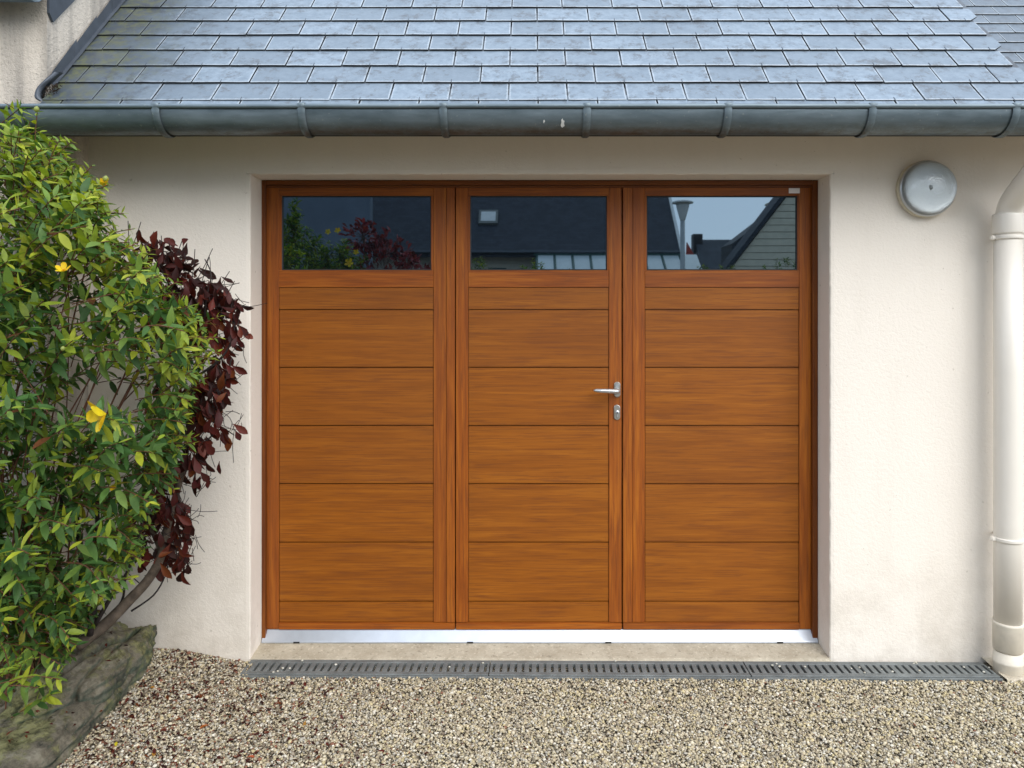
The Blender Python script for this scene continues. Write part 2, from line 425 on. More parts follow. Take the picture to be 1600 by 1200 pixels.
Vn = (loc + np.stack([X, Y, Z], -1)[:, None, :]).reshape(-1, 3)
Fn = (if_[None] + (np.arange(NS) * 12)[:, None, None]).reshape(-1, 3)
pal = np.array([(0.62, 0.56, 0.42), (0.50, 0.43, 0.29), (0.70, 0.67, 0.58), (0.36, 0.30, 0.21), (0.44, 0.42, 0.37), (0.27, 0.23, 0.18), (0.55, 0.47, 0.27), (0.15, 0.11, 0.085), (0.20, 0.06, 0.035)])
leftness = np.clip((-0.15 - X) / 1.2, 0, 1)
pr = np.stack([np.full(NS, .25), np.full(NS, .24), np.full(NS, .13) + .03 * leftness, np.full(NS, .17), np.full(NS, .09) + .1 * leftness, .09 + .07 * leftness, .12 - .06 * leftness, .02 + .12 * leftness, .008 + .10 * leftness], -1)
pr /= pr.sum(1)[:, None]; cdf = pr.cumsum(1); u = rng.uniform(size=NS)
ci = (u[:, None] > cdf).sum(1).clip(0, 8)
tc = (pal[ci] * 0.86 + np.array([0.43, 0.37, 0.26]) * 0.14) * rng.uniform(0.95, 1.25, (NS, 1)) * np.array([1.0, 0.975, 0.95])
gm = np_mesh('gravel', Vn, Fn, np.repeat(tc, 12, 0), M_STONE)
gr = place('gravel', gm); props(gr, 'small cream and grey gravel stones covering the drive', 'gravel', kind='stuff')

# ------------------------------------------------------------------ garage
OX0, OX1, OZ = -1.163, 1.237, 2.015          # doorway
FY = 0.1275                                  # frame face
garage = thing('garage', 'cream rendered garage with slate roof and wooden panelled door', 'garage')
def build_wall():
    bm = bmesh.new(); rr = random.Random(3)
    def jit(a): return rr.uniform(-a, a)
    WL, WR, WT, DB = -1.84, 2.9, 2.26, 0.30
    nz = 130
    # left & right panels : columns outer, mid, edge-14mm, edge(front, rounded), reveal inner
    for side in (0, 1):
        ex = OX0 if side == 0 else OX1; s = -1 if side == 0 else 1; out = WL if side == 0 else WR
        rows = []
        for i in range(nz + 1):
            z = -0.1 + (OZ + 0.1) * i / nz
            j = noise.noise(Vector((ex * 5, 0, z * 22))) * 0.0022 + jit(0.0008)
            e = ex + s * 0.0 + j
            if i == nz: e = ex
            rows.append([bm.verts.new(c) for c in ((out, 0, z), (ex + s * 0.016, 0, z), (e + s * 0.004, 0.0015, z), (e, 0.006, z), (ex, 0.02, z), (ex, DB, z))])
        for i in range(nz):
            for k in range(5):
                q = [rows[i][k], rows[i][k + 1], rows[i + 1][k + 1], rows[i + 1][k]]
                bm.faces.new(q if side == 0 else q[::-1])
        # above the opening, side parts
        a = [bm.verts.new(c) for c in ((out, 0, OZ), (ex + s * 0.016, 0, OZ), (ex + s * 0.016, 0, WT), (out, 0, WT))]
        bm.faces.new(a if side == 0 else a[::-1])
    nx = 160; rows = []
    for i in range(nx + 1):
        x = (OX0 - 0.016) + (OX1 - OX0 + 0.032) * i / nx
        inn = OX0 < x < OX1
        j = (noise.noise(Vector((x * 22, 4, 2))) * 0.0022 + jit(0.0006)) if inn else 0
        rows.append([bm.verts.new(c) for c in ((x, 0, WT), (x, 0, OZ + 0.016), (x, 0.0015, OZ + 0.004 + j), (x, 0.006, OZ + j), (x, 0.02, OZ), (x, DB, OZ))])
    for i in range(nx):
        for k in range(5): bm.faces.new([rows[i][k], rows[i + 1][k], rows[i + 1][k + 1], rows[i][k + 1]][::-1])
    bmesh.ops.recalc_face_normals(bm, faces=bm.faces)
    m = bm_mesh('wall', bm, M_WALL, False)
    return m
wl = place('wall', build_wall(), garage)
# back and side walls of the building so it stands on its own
bw = mesh('rear_wall', [(-1.84, 3.4, -.1), (2.9, 3.4, -.1), (2.9, 3.4, 2.3), (-1.84, 3.4, 2.3), (2.9, 0.0, -.1), (2.9, 0.0, 2.3), (-1.84, 0.0, -.1), (-1.84, 0.0, 2.3),
                         (-1.84, 1.70, 4.0), (1.89, 1.70, 4.0), (1.89, 3.4, -.1), (1.89, 3.4, 2.3), (1.89, 0, 2.28), (1.89, 0, -.1)], [(1, 0, 3, 2), (13, 10, 11, 9, 12), (0, 6, 7, 8, 3)], M_WALL)
place('rear_wall', bw, garage)
box('soffit', -1.83, 2.9, -0.25, -0.003, 2.176, 2.19, M_SOFFIT, garage)
box('fascia', -1.83, 2.9, -0.268, -0.252, 2.128, 2.185, M_SOFFIT, garage)
# doorway step
stp = bmesh.new()
VV = [(OX0 - .0, 0.30, 0.022), (OX1, 0.30, 0.022), (OX1, 0.14, 0.022), (OX0, 0.14, 0.022)]
def step_mesh():
    V = []; Fc = []; nx, ny = 120, 10
    for j in range(ny + 1):
        y = -0.018 + (0.30 + 0.018) * j / ny
        for i in range(nx + 1):
            x = OX0 + (OX1 - OX0) * i / nx
            z = 0.006 + 0.016 * min(max((y + 0.018) / 0.15, 0), 1) + noise.noise(Vector((x * 9, y * 9, 1))) * 0.0022
            yy = y + (noise.noise(Vector((x * 14, 7, 1))) * 0.006 if j == 0 else 0)
            V.append((x, yy, z))
    for j in range(ny):
        for i in range(nx):
            a = j * (nx + 1) + i; Fc.append((a, a + 1, a + nx + 2, a + nx + 1))
    b = len(V)
    for i in range(nx + 1): V.append((V[i][0], V[i][1] - 0.002, -0.05))
    for i in range(nx): Fc.append((b + i, b + i + 1, i + 1, i))
    return mesh('doorstep', V, Fc, M_CONC, True)
stp.free()
place('doorstep', step_mesh(), garage)

# ---- slate roof
SL, EX = math.radians(47.6), 0.1253
RU, RI = EX * math.cos(SL), EX * math.sin(SL)
Y1, Z1 = 2.76 + CY, 0.787 + CZ               # nose of the first full course
SWD = 0.2212; VERGE_L, VERGE_R = -1.822, 1.93
ux = Vector((1, 0, 0)); us = Vector((0, math.cos(SL), math.sin(SL))); un = Vector((0, -math.sin(SL), math.cos(SL)))
def deck_pt(x, s, n=0): return Vector((x, Y1, Z1)) + us * s + un * n
dk = [deck_pt(-1.84, -0.10, -0.03), deck_pt(1.90, -0.10, -0.03), deck_pt(1.90, 2.9, -0.03), deck_pt(-1.84, 2.9, -0.03)]
dk += [p - un * 0.05 for p in dk]
top = dk[2]; bk = [Vector((-1.84, top.y + 2.0, top.z - 2.2)), Vector((1.90, top.y + 2.0, top.z - 2.2))]
roof = place('roof', mesh('roof', dk + bk, [(0, 1, 2, 3), (7, 6, 5, 4), (0, 4, 5, 1), (1, 5, 6, 2), (0, 3, 7, 4), (3, 2, 9, 8)], M_DECK), garage)
M_SEDGE_SHADE = simple('slate_edge_shade', (0.022, 0.026, 0.03), 0.8, 0, 0.2)  # side faces near black, so course shadow lines are painted in
def slate_mesh(name, w, length=0.215, clip=None, th=0.0072, rr=None, mat=None, lo=0.0):
    """x across, y up slope from the nose, z out; ragged nose edge"""
    rr = rr or R_; g = 0.0026
    x0, x1 = -w / 2 + g, w / 2 - g; nb = []
    k = max(2, int(6 * w / 0.22))
    for i in range(k + 1):
        x = x0 + (x1 - x0) * i / k
        nb.append((x, lo + rr.uniform(-0.0011, 0.0011)))
    if clip == 'R': nb = [p for p in nb if p[0] < x1 - 0.045] + [(x1 - 0.042, lo), (x1, lo + 0.038)]
    ring = nb + [(x1, length), (x0, length)]
    V = [(x, y, 0) for x, y in ring]; n = len(ring)
    cx = sum(p[0] for p in ring) / n
    c = 0.0016
    V2 = []
    for x, y in ring:
        V2.append((x - math.copysign(c, x), y + (c if y < length - 0.02 else 0), 0))
    V = [(x, y, -th) for x, y in ring] + [(x, y, -c * 0.7) for x, y in ring] + [(x, y, 0) for x, y, _ in V2]
    Fc = [tuple(range(2 * n, 3 * n)), tuple(range(n))[::-1]]
    for a in (0, n):
        for i in range(n): j = (i + 1) % n; Fc.append((a + i, a + j, a + n + j, a + n + i))
    m = mesh(name, V, Fc, mat or M_SLATE); m.materials.append(M_SEDGE_SHADE)
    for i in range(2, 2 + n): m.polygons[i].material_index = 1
    return m
variants = [slate_mesh('slate', SWD) for _ in range(8)]
basis = Matrix((ux, us, un)).transposed()
hookV, hookF = [], []
def lay(parent, x, s, w, k, tilt=math.radians(3.1), m=None, th=0.0045, origin=None, wob=1.0, clip=None, mat=None):
    m = m or R_.choice(variants)
    o = bpy.data.objects.new('slate', m); link(o, parent)
    og = origin or Vector((0, Y1, Z1))
    pos = og + ux * x + us * (s + R_.uniform(-0.0016, 0.0016) * wob) + un * (0.0135 + R_.uniform(0, 0.0012) * wob)
    rot = basis.to_4x4() @ Matrix.Rotation(-tilt, 4, 'X') @ Matrix.Rotation(R_.uniform(-0.006, 0.006) * wob, 4, 'Z') @ Matrix.Rotation(R_.uniform(-0.006, 0.006) * wob, 4, 'Y')
    o.matrix_local = Matrix.Translation(pos - world_loc(parent)) @ rot
    return o
def hook(x, s, og=None):
    og = og or Vector((0, Y1, Z1))
    b = og + ux * x + us * s + un * 0.0125
    pts = [b + us * 0.016 + un * 0.0015, b - us * 0.003 + un * 0.0025, b - us * 0.006 - un * 0.006, b - us * 0.002 + us * 0.0 - un * 0.010]
    tube_geo([pts[0], pts[1], pts[2], pts[3]], 0.0013, 4, True, hookV, hookF)
for k in range(0, 16):
    s = (k - 1) * EX; ph = -0.085 + (0 if k % 2 else SWD / 2)
    i0 = math.ceil((VERGE_L - ph) / SWD) - 1
    x = ph + i0 * SWD
    while x < VERGE_R - 0.02:
        a, b = max(x, VERGE_L), min(x + SWD, VERGE_R)
        if b - a > 0.03:
            lo = 0.0; clip = None
            if b >= VERGE_R - 1e-6: clip = 'R'
            if b - a < SWD - 1e-4 or clip:
                m = slate_mesh('slate', b - a, clip=clip)
            else: m = None
            if k == 0:
                lay(roof, (a + b) / 2, s + 0.045, b - a, k, m=slate_mesh('slate', b - a, 0.17))
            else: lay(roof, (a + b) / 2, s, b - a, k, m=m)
            if k > 0: hook((a + b) / 2, s)
        x += SWD
place('slate_hook', mesh('slate_hook', hookV, hookF, M_ZINCD), roof)['kind'] = 'stuff'
# stepped soakers against the house wall
for i in range(9):
    s0 = 0.10 + i * 0.20 - 0.0; s1 = s0 + 0.225; xw = VERGE_L - 0.006
    h0 = 0.046
    A = deck_pt(xw + 0.006 * 0 + 0.004 + 0.0012 * (i % 2), s0, 0.018); B = deck_pt(A.x, s1, 0.018)
    up = Vector((0, 0, 1))
    ring = [A, B, B + up * (h0 + 0.015), A + up * (h0)]
    ring2 = [p + Vector((0.0016, 0, 0)) for p in ring]
    foot = [A, A + Vector((0.016, 0, -0.003)), B + Vector((0.016, 0, -0.003)), B]
    V = ring + ring2 + foot
    place('flashing', mesh('flashing', V, [(0, 1, 2, 3)[::-1], (4, 5, 6, 7), (0, 4, 7, 3), (3, 7, 6, 2), (1, 2, 6, 5), (8, 9, 10, 11)], M_ZINCD), roof)
# little zinc cup at the bottom corner
cv = spline([P(84, 112, -0.27), P(70, 124, -0.30), P(57, 138, -0.31), P(54, 152, -0.315), P(62, 158, -0.31)], 4)
V = []; Fc = []
for i, p in enumerate(cv):
    V += [p + Vector((0, 0, 0.0)), p + Vector((0.006, 0.05, 0.012)), p + Vector((0.012, 0.0, 0.0))]
for i in range(len(cv) - 1):
    for k in range(3): Fc.append((i * 3 + k, i * 3 + (k + 1) % 3, i * 3 + 3 + (k + 1) % 3, i * 3 + 3 + k))
place('flashing', mesh('flashing', V, Fc, M_ZINCD, True), roof)
# dirt gathered in the cup
dv, df = [], []
for i in range(60):
    p = deck_pt(VERGE_L + R_.uniform(0.0, 0.05), R_.uniform(0.0, 0.09), 0.022 + R_.uniform(0, .006))
    r = R_.uniform(0.003, 0.008)
    b = len(dv); dv += [p + Vector((R_.uniform(-r, r), R_.uniform(-r, r), R_.uniform(-r, r))) for _ in range(4)]
    df += [(b, b + 1, b + 2), (b, b + 2, b + 3), (b, b + 3, b + 1), (b + 1, b + 3, b + 2)]
place('debris', mesh('debris', dv, df, M_SOIL), roof)['kind'] = 'stuff'

# ---- gutter
GYC, GZT, GR = -0.340, 2.174, 0.080
def gutter_profile(r): 
    out = []
    for i in range(25):
        a = math.pi * i / 24; out.append((GYC + r * math.cos(a), GZT - r * 0.98 * math.sin(a)))
    return out
def extrude_x(name, prof_pts, x0, x1, mat, parent, nx=60, sag=0.0, closed=True, smooth=True):
    V = []; Fc = []; n = len(prof_pts)
    for i in range(nx + 1):
        x = x0 + (x1 - x0) * i / nx; dz = noise.noise(Vector((x * 2.3, 1, 5))) * sag
        for y, z in prof_pts: V.append((x, y + dz * 0.5, z + dz))
    for i in range(nx):
        for k in range(n if closed else n - 1):
            j = (k + 1) % n; Fc.append((i * n + k, i * n + j, (i + 1) * n + j, (i + 1) * n + k))
    if closed: Fc += [tuple(range(n))[::-1], tuple(nx * n + k for k in range(n))]
    m = mesh(name, V, Fc, mat, smooth)
    bm = bmesh.new(); bm.from_mesh(m); bmesh.ops.recalc_face_normals(bm, faces=bm.faces); bm.to_mesh(m); bm.free()
    return place(name, m, parent)
GX0, GX1 = -2.75, 2.6
gutter = extrude_x('gutter', gutter_profile(GR) + gutter_profile(GR - 0.0022)[::-1], GX0, GX1, M_ZINC, garage, 90, 0.003)
bead = [(GYC - GR + 0.0075 * math.cos(a) - 0.004, GZT + 0.004 + 0.0085 * math.sin(a)) for a in [2 * math.pi * k / 14 for k in range(14)]]
extrude_x('bead', bead, GX0, GX1, M_ZINC, gutter, 90, 0.003)
for px in (-195, 30, 245, 472, 693, 917, 1137, 1362, 1586):
    x = (px - PX) * 2.645 / F
    pr1 = [(GYC + 0.0865 * math.cos(a), GZT - 0.0845 * math.sin(a)) for a in [math.pi * (0.12 + 0.88 * i / 20) for i in range(21)]]
    pr1 += [(GYC - GR - 0.013, GZT + 0.010), (GYC - GR - 0.004, GZT + 0.0155), (GYC - GR + 0.006, GZT + 0.013)]
    pr2 = [(y * 1.0 + (0.003 if z < GZT - 0.02 else 0.0022) * (1 if y < GYC else -1), z + 0.0022) for y, z in pr1]
    w = 0.0135
    V = []; Fc = []; n = len(pr1)
    for xx in (x - w, x + w):
        for y, z in pr1: V.append((xx, y, z))
    for xx in (x - w * 0.55, x + w * 0.55):      # raised middle of the strap
        for y, z in pr1:
            d = Vector((0, y - GYC, z - GZT)); d.normalize(); V.append((xx, y + d.y * 0.0035, z + d.z * 0.0035))
    for i in range(n - 1):
        Fc += [(i, i + 1, 2 * n + i + 1, 2 * n + i), (2 * n + i, 2 * n + i + 1, 3 * n + i + 1, 3 * n + i), (3 * n + i, 3 * n + i + 1, n + i + 1, n + i)]
    place('bracket', mesh('bracket', V, Fc, M_ZINC, True), gutter)
def splat(name, px, py, w, h, mat, parent, seed, Y=-0.3, n=16):
    rr = random.Random(seed); V = []
    def onf(qx, qy):   # project on the gutter front
        x = (qx - PX) * 2.66 / F
        for a in np.linspace(math.pi * 0.45, math.pi * 0.99, 60):
            y = GYC + (GR + 0.0035) * math.cos(a); z = GZT - (GR + 0.0035) * 0.98 * math.sin(a)
            if PY - (z - CZ) * F / (y - CY) <= qy: return Vector((x, y, z))
        return Vector((x, y, z))
    for k in range(n):
        a = 2 * math.pi * k / n; r = rr.uniform(0.6, 1.15); V.append(onf(px + w * r * math.cos(a), py + h * r * math.sin(a)))
    return place(name, mesh(name, V, [tuple(range(n))], mat), parent)
M_DROP = simple('white_dropping', (0.75, 0.76, 0.74), 0.8)
splat('bird_dropping', 879, 193, 3.2, 8, M_DROP, gutter, 1); splat('bird_dropping', 850, 190, 1.2, 3, M_DROP, gutter, 2)

# ---- downpipe
pr_ = 0.050; DX = 1.913; PYW = -0.092
dp_pts = spline([(DX, -0.335, 2.10), (DX, -0.335, 2.065), (DX, -0.305, 2.02), (DX, -0.24, 1.965), (DX, -0.165, 1.915), (DX, -0.110, 1.865), (DX, PYW, 1.80), (DX, PYW, 1.74)], 5)
dp = tube('downpipe', [(DX, PYW, 1.78), (DX, PYW, 1.2), (DX, PYW, 0.6), (DX, PYW, 0.20)], pr_, M_PVC, garage, 32)
tube('swan_neck', dp_pts, [0.047] * len(dp_pts), M_PVC, dp, 28)
tube('collar', [(DX, -0.335, 2.115), (DX, -0.335, 2.06), (DX, -0.325, 2.025)], [0.056, 0.056, 0.053], M_PVC, dp, 28)
lathe('collar', [(0.0505, 0), (0.0545, 0.002), (0.056, 0.008), (0.056, 0.075), (0.0545, 0.082), (0.050, 0.084)], (DX, PYW, 1.755), (0, 0, 1), M_PVC, dp, 36)
lathe('collar', [(0.0505, 0), (0.0535, 0.002), (0.0535, 0.10), (0.0555, 0.104), (0.0555, 0.112), (0.0505, 0.114)], (DX, PYW, 0.09), (0, 0, 1), M_PVCD, dp, 36)
lathe('collar', [(0.049, 0), (0.0530, 0.002), (0.053, 0.058), (0.0555, 0.062), (0.0555, 0.070), (0.0535, 0.072), (0.0515, 0.106), (0.049, 0.107)], (DX, PYW, -0.02), (0, 0, 1), M_PVCD, dp, 36)
for zc in (CZ + (PY - 371) / 391.0, CZ + (PY - 843) / 391.0):
    c = lathe('clamp', [(0.0505, 0), (0.0545, 0.001), (0.056, 0.004), (0.0545, 0.0075), (0.056, 0.011), (0.0545, 0.0145), (0.0505, 0.0155)], (DX, PYW, zc - 0.008), (0, 0, 1), M_PVC, dp, 36)
    box('clamp_lug', DX - 0.071, DX - 0.050, PYW - 0.010, PYW + 0.010, zc - 0.009, zc + 0.009, M_PVC, dp, 0.004, 2)
    tube('wall_fixing', [(DX, PYW + 0.05, zc), (DX, 0.01, zc)], 0.006, M_PVC, dp, 8)

# ---- door
LY = 0.150                                    # face of the leaves
sc_ = F / (LY - CY)
dx = lambda px: (px - PX) / sc_
dz = lambda py: CZ - (py - PY) / sc_
frame_y = FY
fsc = F / (FY - CY); fx = lambda px: (px - PX) / fsc
jl = box('door_frame', OX0 + 0.001, fx(414.5), FY, 0.22, 0.024, OZ - 0.002, M_WF, garage, 0.0015); jl['label'] = 'left upright of the dark brown door frame'
jr = box('door_frame', fx(1270), OX1 - 0.001, FY, 0.22, 0.024, OZ - 0.002, M_WF, garage, 0.0015); jr['label'] = 'right upright of the dark brown door frame'
hd = box('door_frame', fx(414.5) + 0.0005, fx(1270) - 0.0005, FY, 0.22, OZ - 0.022, OZ - 0.002, M_WFH, garage, 0.0015); hd['label'] = 'head of the dark brown door frame'
# inner rebates, stepped back
box('door_stop', fx(414.5) + 0.0005, dx(417.5), FY + 0.012, 0.22, 0.024, OZ - 0.0225, M_WF, garage, 0.001)
box('door_stop', dx(1267.5), fx(1270) - 0.0005, FY + 0.012, 0.22, 0.024, OZ - 0.0225, M_WF, garage, 0.001)
box('door_stop', dx(417.5) + 0.0005, dx(1267.5) - 0.0005, FY + 0.012, 0.22, OZ - 0.031, OZ - 0.0225, M_WFH, garage, 0.001)
# dark seal behind leaves
box('seal', dx(415), dx(1270), LY + 0.045, LY + 0.055, 0.03, OZ - 0.023, M_BLACK, garage)

TOPZ = dz(288.5); BOTZ = dz(983)
grooves = [449, 484, 574.5, 665.5, 756.5, 848, 940.5, 970.5]
def leaf(label, xl, pl, pr, xr, wx0, wx1, edge=None):
    """xl,xr leaf edges; pl,pr panel edges; wx window edges, in photo columns at the leaf plane"""
    base = box('door_leaf', dx(xl) + 0.001, dx(xr) - 0.001, LY + 0.016, LY + 0.044, BOTZ + 0.003, TOPZ - 0.003, M_WFH, garage)
    base['label'] = label
    B = 0.0012
    e0, e1 = dx(xl) + 0.0012, dx(xr) - 0.0012
    p0, p1 = dx(pl), dx(pr)
    # stiles (outer one may carry a cover strip)
    if edge == 'R':
        cs = dx(edge_px['R']); box('stile', e0, p0, LY, LY + 0.016, BOTZ + 0.0, TOPZ, M_WV, base, B)
        box('stile', p1, cs - 0.0008, LY, LY + 0.016, BOTZ + 0.030, TOPZ, M_WV, base, B)
        box('cover_strip', cs + 0.0004, e1, LY - 0.0035, LY + 0.016, BOTZ + 0.030, TOPZ, M_WV, base, 0.002, 2)
        rail_r = e1
    elif edge == 'L':
        cs = dx(edge_px['L']); box('cover_strip', e0, cs - 0.0004, LY - 0.0035, LY + 0.016, BOTZ + 0.030, TOPZ, M_WV, base, 0.002, 2)
        box('stile', cs + 0.0008, p0, LY, LY + 0.016, BOTZ + 0.030, TOPZ, M_WV, base, B)
        box('stile', p1, e1, LY, LY + 0.016, BOTZ + 0.0, TOPZ, M_WV, base, B)
    else:
        box('stile', e0, p0, LY, LY + 0.016, BOTZ + 0.030, TOPZ, M_WV, base, B)
        box('stile', p1, e1, LY, LY + 0.016, BOTZ + 0.030, TOPZ, M_WV, base, B)
    g_ = 0.0006
    a0, a1 = p0 + g_, p1 - g_
    # bottom rail runs under the stiles where the photograph shows it
    r0 = e0 if edge != 'R' else p0 + g_; r1 = e1 if edge != 'L' else p1 - g_
    if edge == 'R': r0, r1 = p0 + g_, e1
    if edge == 'L': r0, r1 = e0, p1 - g_
    box('rail', r0, r1, LY - 0.006, LY + 0.016, BOTZ, BOTZ + 0.0285, M_WHR, base, 0.0025, 2)
    zt, zb = dz(306), dz(422)
    box('rail', a0, a1, LY + 0.0005, LY + 0.016, zt + 0.0006, TOPZ, M_WHR, base, B)
    box('rail', a0, a1, LY + 0.0005, LY + 0.016, dz(grooves[0]), zb - 0.0006, M_WHR, base, B)
    # uprights beside the pane
    q0, q1 = dx(wx0), dx(wx1)
    box('stile', a0, q0, LY + 0.0005, LY + 0.016, zb, zt, M_WV, base, 0.0008)
    box('stile', q1, a1, LY + 0.0005, LY + 0.016, zb, zt, M_WV, base, 0.0008)
    # glazing gasket ring and pane
    w = 0.0045
    V = [(q0, zb), (q1, zb), (q1, zt), (q0, zt)]; Wn = [(q0 + w, zb + w), (q1 - w, zb + w), (q1 - w, zt - w), (q0 + w, zt - w)]
    VV = [(x, LY + 0.004, z) for x, z in V] + [(x, LY + 0.006, z) for x, z in Wn] + [(x, LY + 0.0155, z) for x, z in Wn]
    FF = [(i, (i + 1) % 4, 4 + (i + 1) % 4, 4 + i) for i in range(4)] + [(4 + i, 4 + (i + 1) % 4, 8 + (i + 1) % 4, 8 + i) for i in range(4)]
    place('gasket', mesh('gasket', VV, FF, M_BLACK), base)
    box('pane', q0 + w * 0.8, q1 - w * 0.8, LY + 0.010, LY + 0.0155, zb + w * 0.8, zt - w * 0.8, M_GLASS, base)
    # boards with V grooves
    for i in range(len(grooves) - 1):
        z1 = dz(grooves[i]) - (0.0008 if i == 0 else 0.0016); z0 = dz(grooves[i + 1]) + (0.0016 if i < len(grooves) - 2 else 0.0)
        if i == len(grooves) - 2: z0 = BOTZ + 0.0290
        box('plank', a0, a1, LY + 0.004, LY + 0.016, z0, z1, M_WH, base, 0.0028 if i else 0.0018, 2)
    return base
edge_px = {'R': 697.5, 'L': 988.5}
lf = leaf('left garage door leaf with three-part wooden surround and dark pane reflecting shrubs', 416.5, 435.5, 677.5, 711.3, 440, 673.5, 'R')
lf['label'] = 'left wood-effect garage door leaf'
mf = leaf('middle wood-effect garage door leaf carrying the lever handle', 711.9, 731.5, 951.5, 971.8, 734.5, 948.5)
rf = leaf('right wood-effect garage door leaf with small label plate', 972.8, 1007.5, 1249, 1268.5, 1010.5, 1246, 'L')
# small label plate
box('label_plate', dx(1232.5), dx(1249.5), LY - 0.0012, LY + 0.0008, dz(302), dz(294), simple('silver_label', (0.72, 0.66, 0.62), 0.35, 0.3), rf, 0.0004)
# handle
def stadium(name, cx, z0, z1, w, y0, y1, mat, parent, n=10):
    V = []; r = w / 2; ring = []
    for i in range(n + 1): a = math.pi * i / n; ring.append((cx + r * math.cos(a), z1 - r + r * math.sin(a)))
    for i in range(n + 1): a = math.pi + math.pi * i / n; ring.append((cx + r * math.cos(a), z0 + r + r * math.sin(a)))
    k = len(ring); c = 0.82
    mid = (z0 + z1) / 2
    V = [(x, y1, z) for x, z in ring] + [(x, y0 + 0.002, z) for x, z in ring] + [(cx + (x - cx) * c, y0, mid + (z - mid) * (1 - (1 - c) * w / (z1 - z0))) for x, z in ring]
    Fc = [tuple(range(2 * k, 3 * k))]
    for a in (0, k):
        for i in range(k): j = (i + 1) % k; Fc.append((a + i, a + j, a + k + j, a + k + i))
    m = mesh(name, V, Fc, mat); bm = bmesh.new(); bm.from_mesh(m); bmesh.ops.recalc_face_normals(bm, faces=bm.faces); bm.to_mesh(m); bm.free()
    return place(name, m, parent)
hx = dx(964.3)
stadium('rose_plate', hx, dz(620.5), dz(596.5), 0.0275, LY - 0.007, LY + 0.001, M_STEEL, mf)
stadium('rose_inset', hx, dz(606), dz(598.3), 0.019, LY - 0.0085, LY - 0.006, M_ALU, mf)
tube('lever', [(hx, LY + 0.0, dz(609.5)), (hx, LY - 0.03, dz(609.5)), (hx + 0.001, LY - 0.044, dz(609.5)), (hx - 0.006, LY - 0.052, dz(609.4)), (hx - 0.03, LY - 0.053, dz(609.2)),
               (hx - 0.07, LY - 0.052, dz(608.8)), (hx - 0.098, LY - 0.050, dz(608.3)), (hx - 0.107, LY - 0.049, dz(608.2))],
     [0.0095, 0.0095, 0.0095, 0.0100, 0.0100, 0.0090, 0.0070, 0.003], M_ALU, mf, 16)
stadium('lock_plate', hx - 0.001, dz(656), dz(632.2), 0.0275, LY - 0.007, LY + 0.001, M_STEEL, mf)
lathe('lock_cylinder', [(0.0085, 0), (0.0085, 0.010), (0.0075, 0.011)], (hx, LY - 0.001, dz(644)), (0, -1, 0), M_ALU, mf, 20)
box('lock_cylinder', hx - 0.004, hx + 0.004, LY - 0.0115, LY - 0.001, dz(651.5), dz(644), M_ALU, mf, 0.001)
box('keyhole', hx - 0.001, hx + 0.001, LY - 0.0135, LY - 0.0118, dz(646), dz(642), M_BLACK, mf)
# sloping aluminium threshold
TX0, TX1 = OX0 + 0.004, OX1 - 0.004
prof = [(FY - 0.010, 0.0265), (FY - 0.008, 0.0300), (LY + 0.0, 0.066), (LY + 0.03, 0.068), (LY + 0.03, 0.022), (FY - 0.010, 0.022)]
th = extrude_x('threshold_bar', prof, TX0, TX1, M_THR, garage, 2, 0, True, False)
for px in (465, 735, 950, 1217):
    x = (px - PX) / 362.0
    box('drain_slot', x - 0.013, x + 0.013, FY - 0.0125, FY - 0.0095, 0.0222, 0.028, M_BLACK, th)

# ------------------------------------------------------------------ wall lamp
lc = Vector(((1443 - PX) / 377.6, 0, CZ + (PY - 296.5) / 377.6))
lamp = thing('wall_lamp', 'round bulkhead lamp with domed glass on wall right of door', 'lamp', lc)
lathe('lamp_base', [(0.112, 0), (0.1165, 0.003), (0.1165, 0.020), (0.113, 0.024), (0.106, 0.025), (0.106, 0.003), (0.001, 0.003)], lc, (0, -1, 0), simple('cream_lamp_base', (0.66, 0.60, 0.46), 0.5, 0, 0.4, 0.2, 30), lamp, 48)
ch = []
for i in range(9): a = math.pi / 2 * i / 8; ch.append((0.096 * math.cos(a) ** 0.8 if i < 8 else 0.0, 0.012 + 0.03 * math.sin(a)))
lathe('lamp_seal', [(0.1125, 0.0245), (0.1125, 0.030), (0.107, 0.031)], lc, (0, -1, 0), M_ZINCD, lamp, 40)
lathe('lamp_rim', [(0.1105, 0.026), (0.1150, 0.028), (0.1150, 0.036), (0.1108, 0.039)], lc, (0, -1, 0), M_ALU, lamp, 48)
dome = [(0.1105, 0.030), (0.1105, 0.040), (0.107, 0.044)] + [(0.107 * math.cos(math.pi / 2 * i / 12), 0.044 + 0.070 * math.sin(math.pi / 2 * i / 12)) for i in range(1, 12)] + [(0.001, 0.114)]
lathe('lamp_glass', dome, lc, (0, -1, 0), M_LGLASS, lamp, 48)
lathe('reflector', [(0.100, 0.034), (0.096, 0.040), (0.088, 0.034), (0.075, 0.020), (0.050, 0.010), (0.020, 0.006), (0.001, 0.006)], lc, (0, -1, 0), M_LREF, lamp, 40)
lathe('bulb', [(0.012, 0.008), (0.012, 0.014), (0.016, 0.022), (0.018, 0.030), (0.012, 0.038), (0.001, 0.041)], lc, (0, -1, 0), simple('bulb_glass', (0.45, 0.48, 0.48), 0.15), lamp, 20)

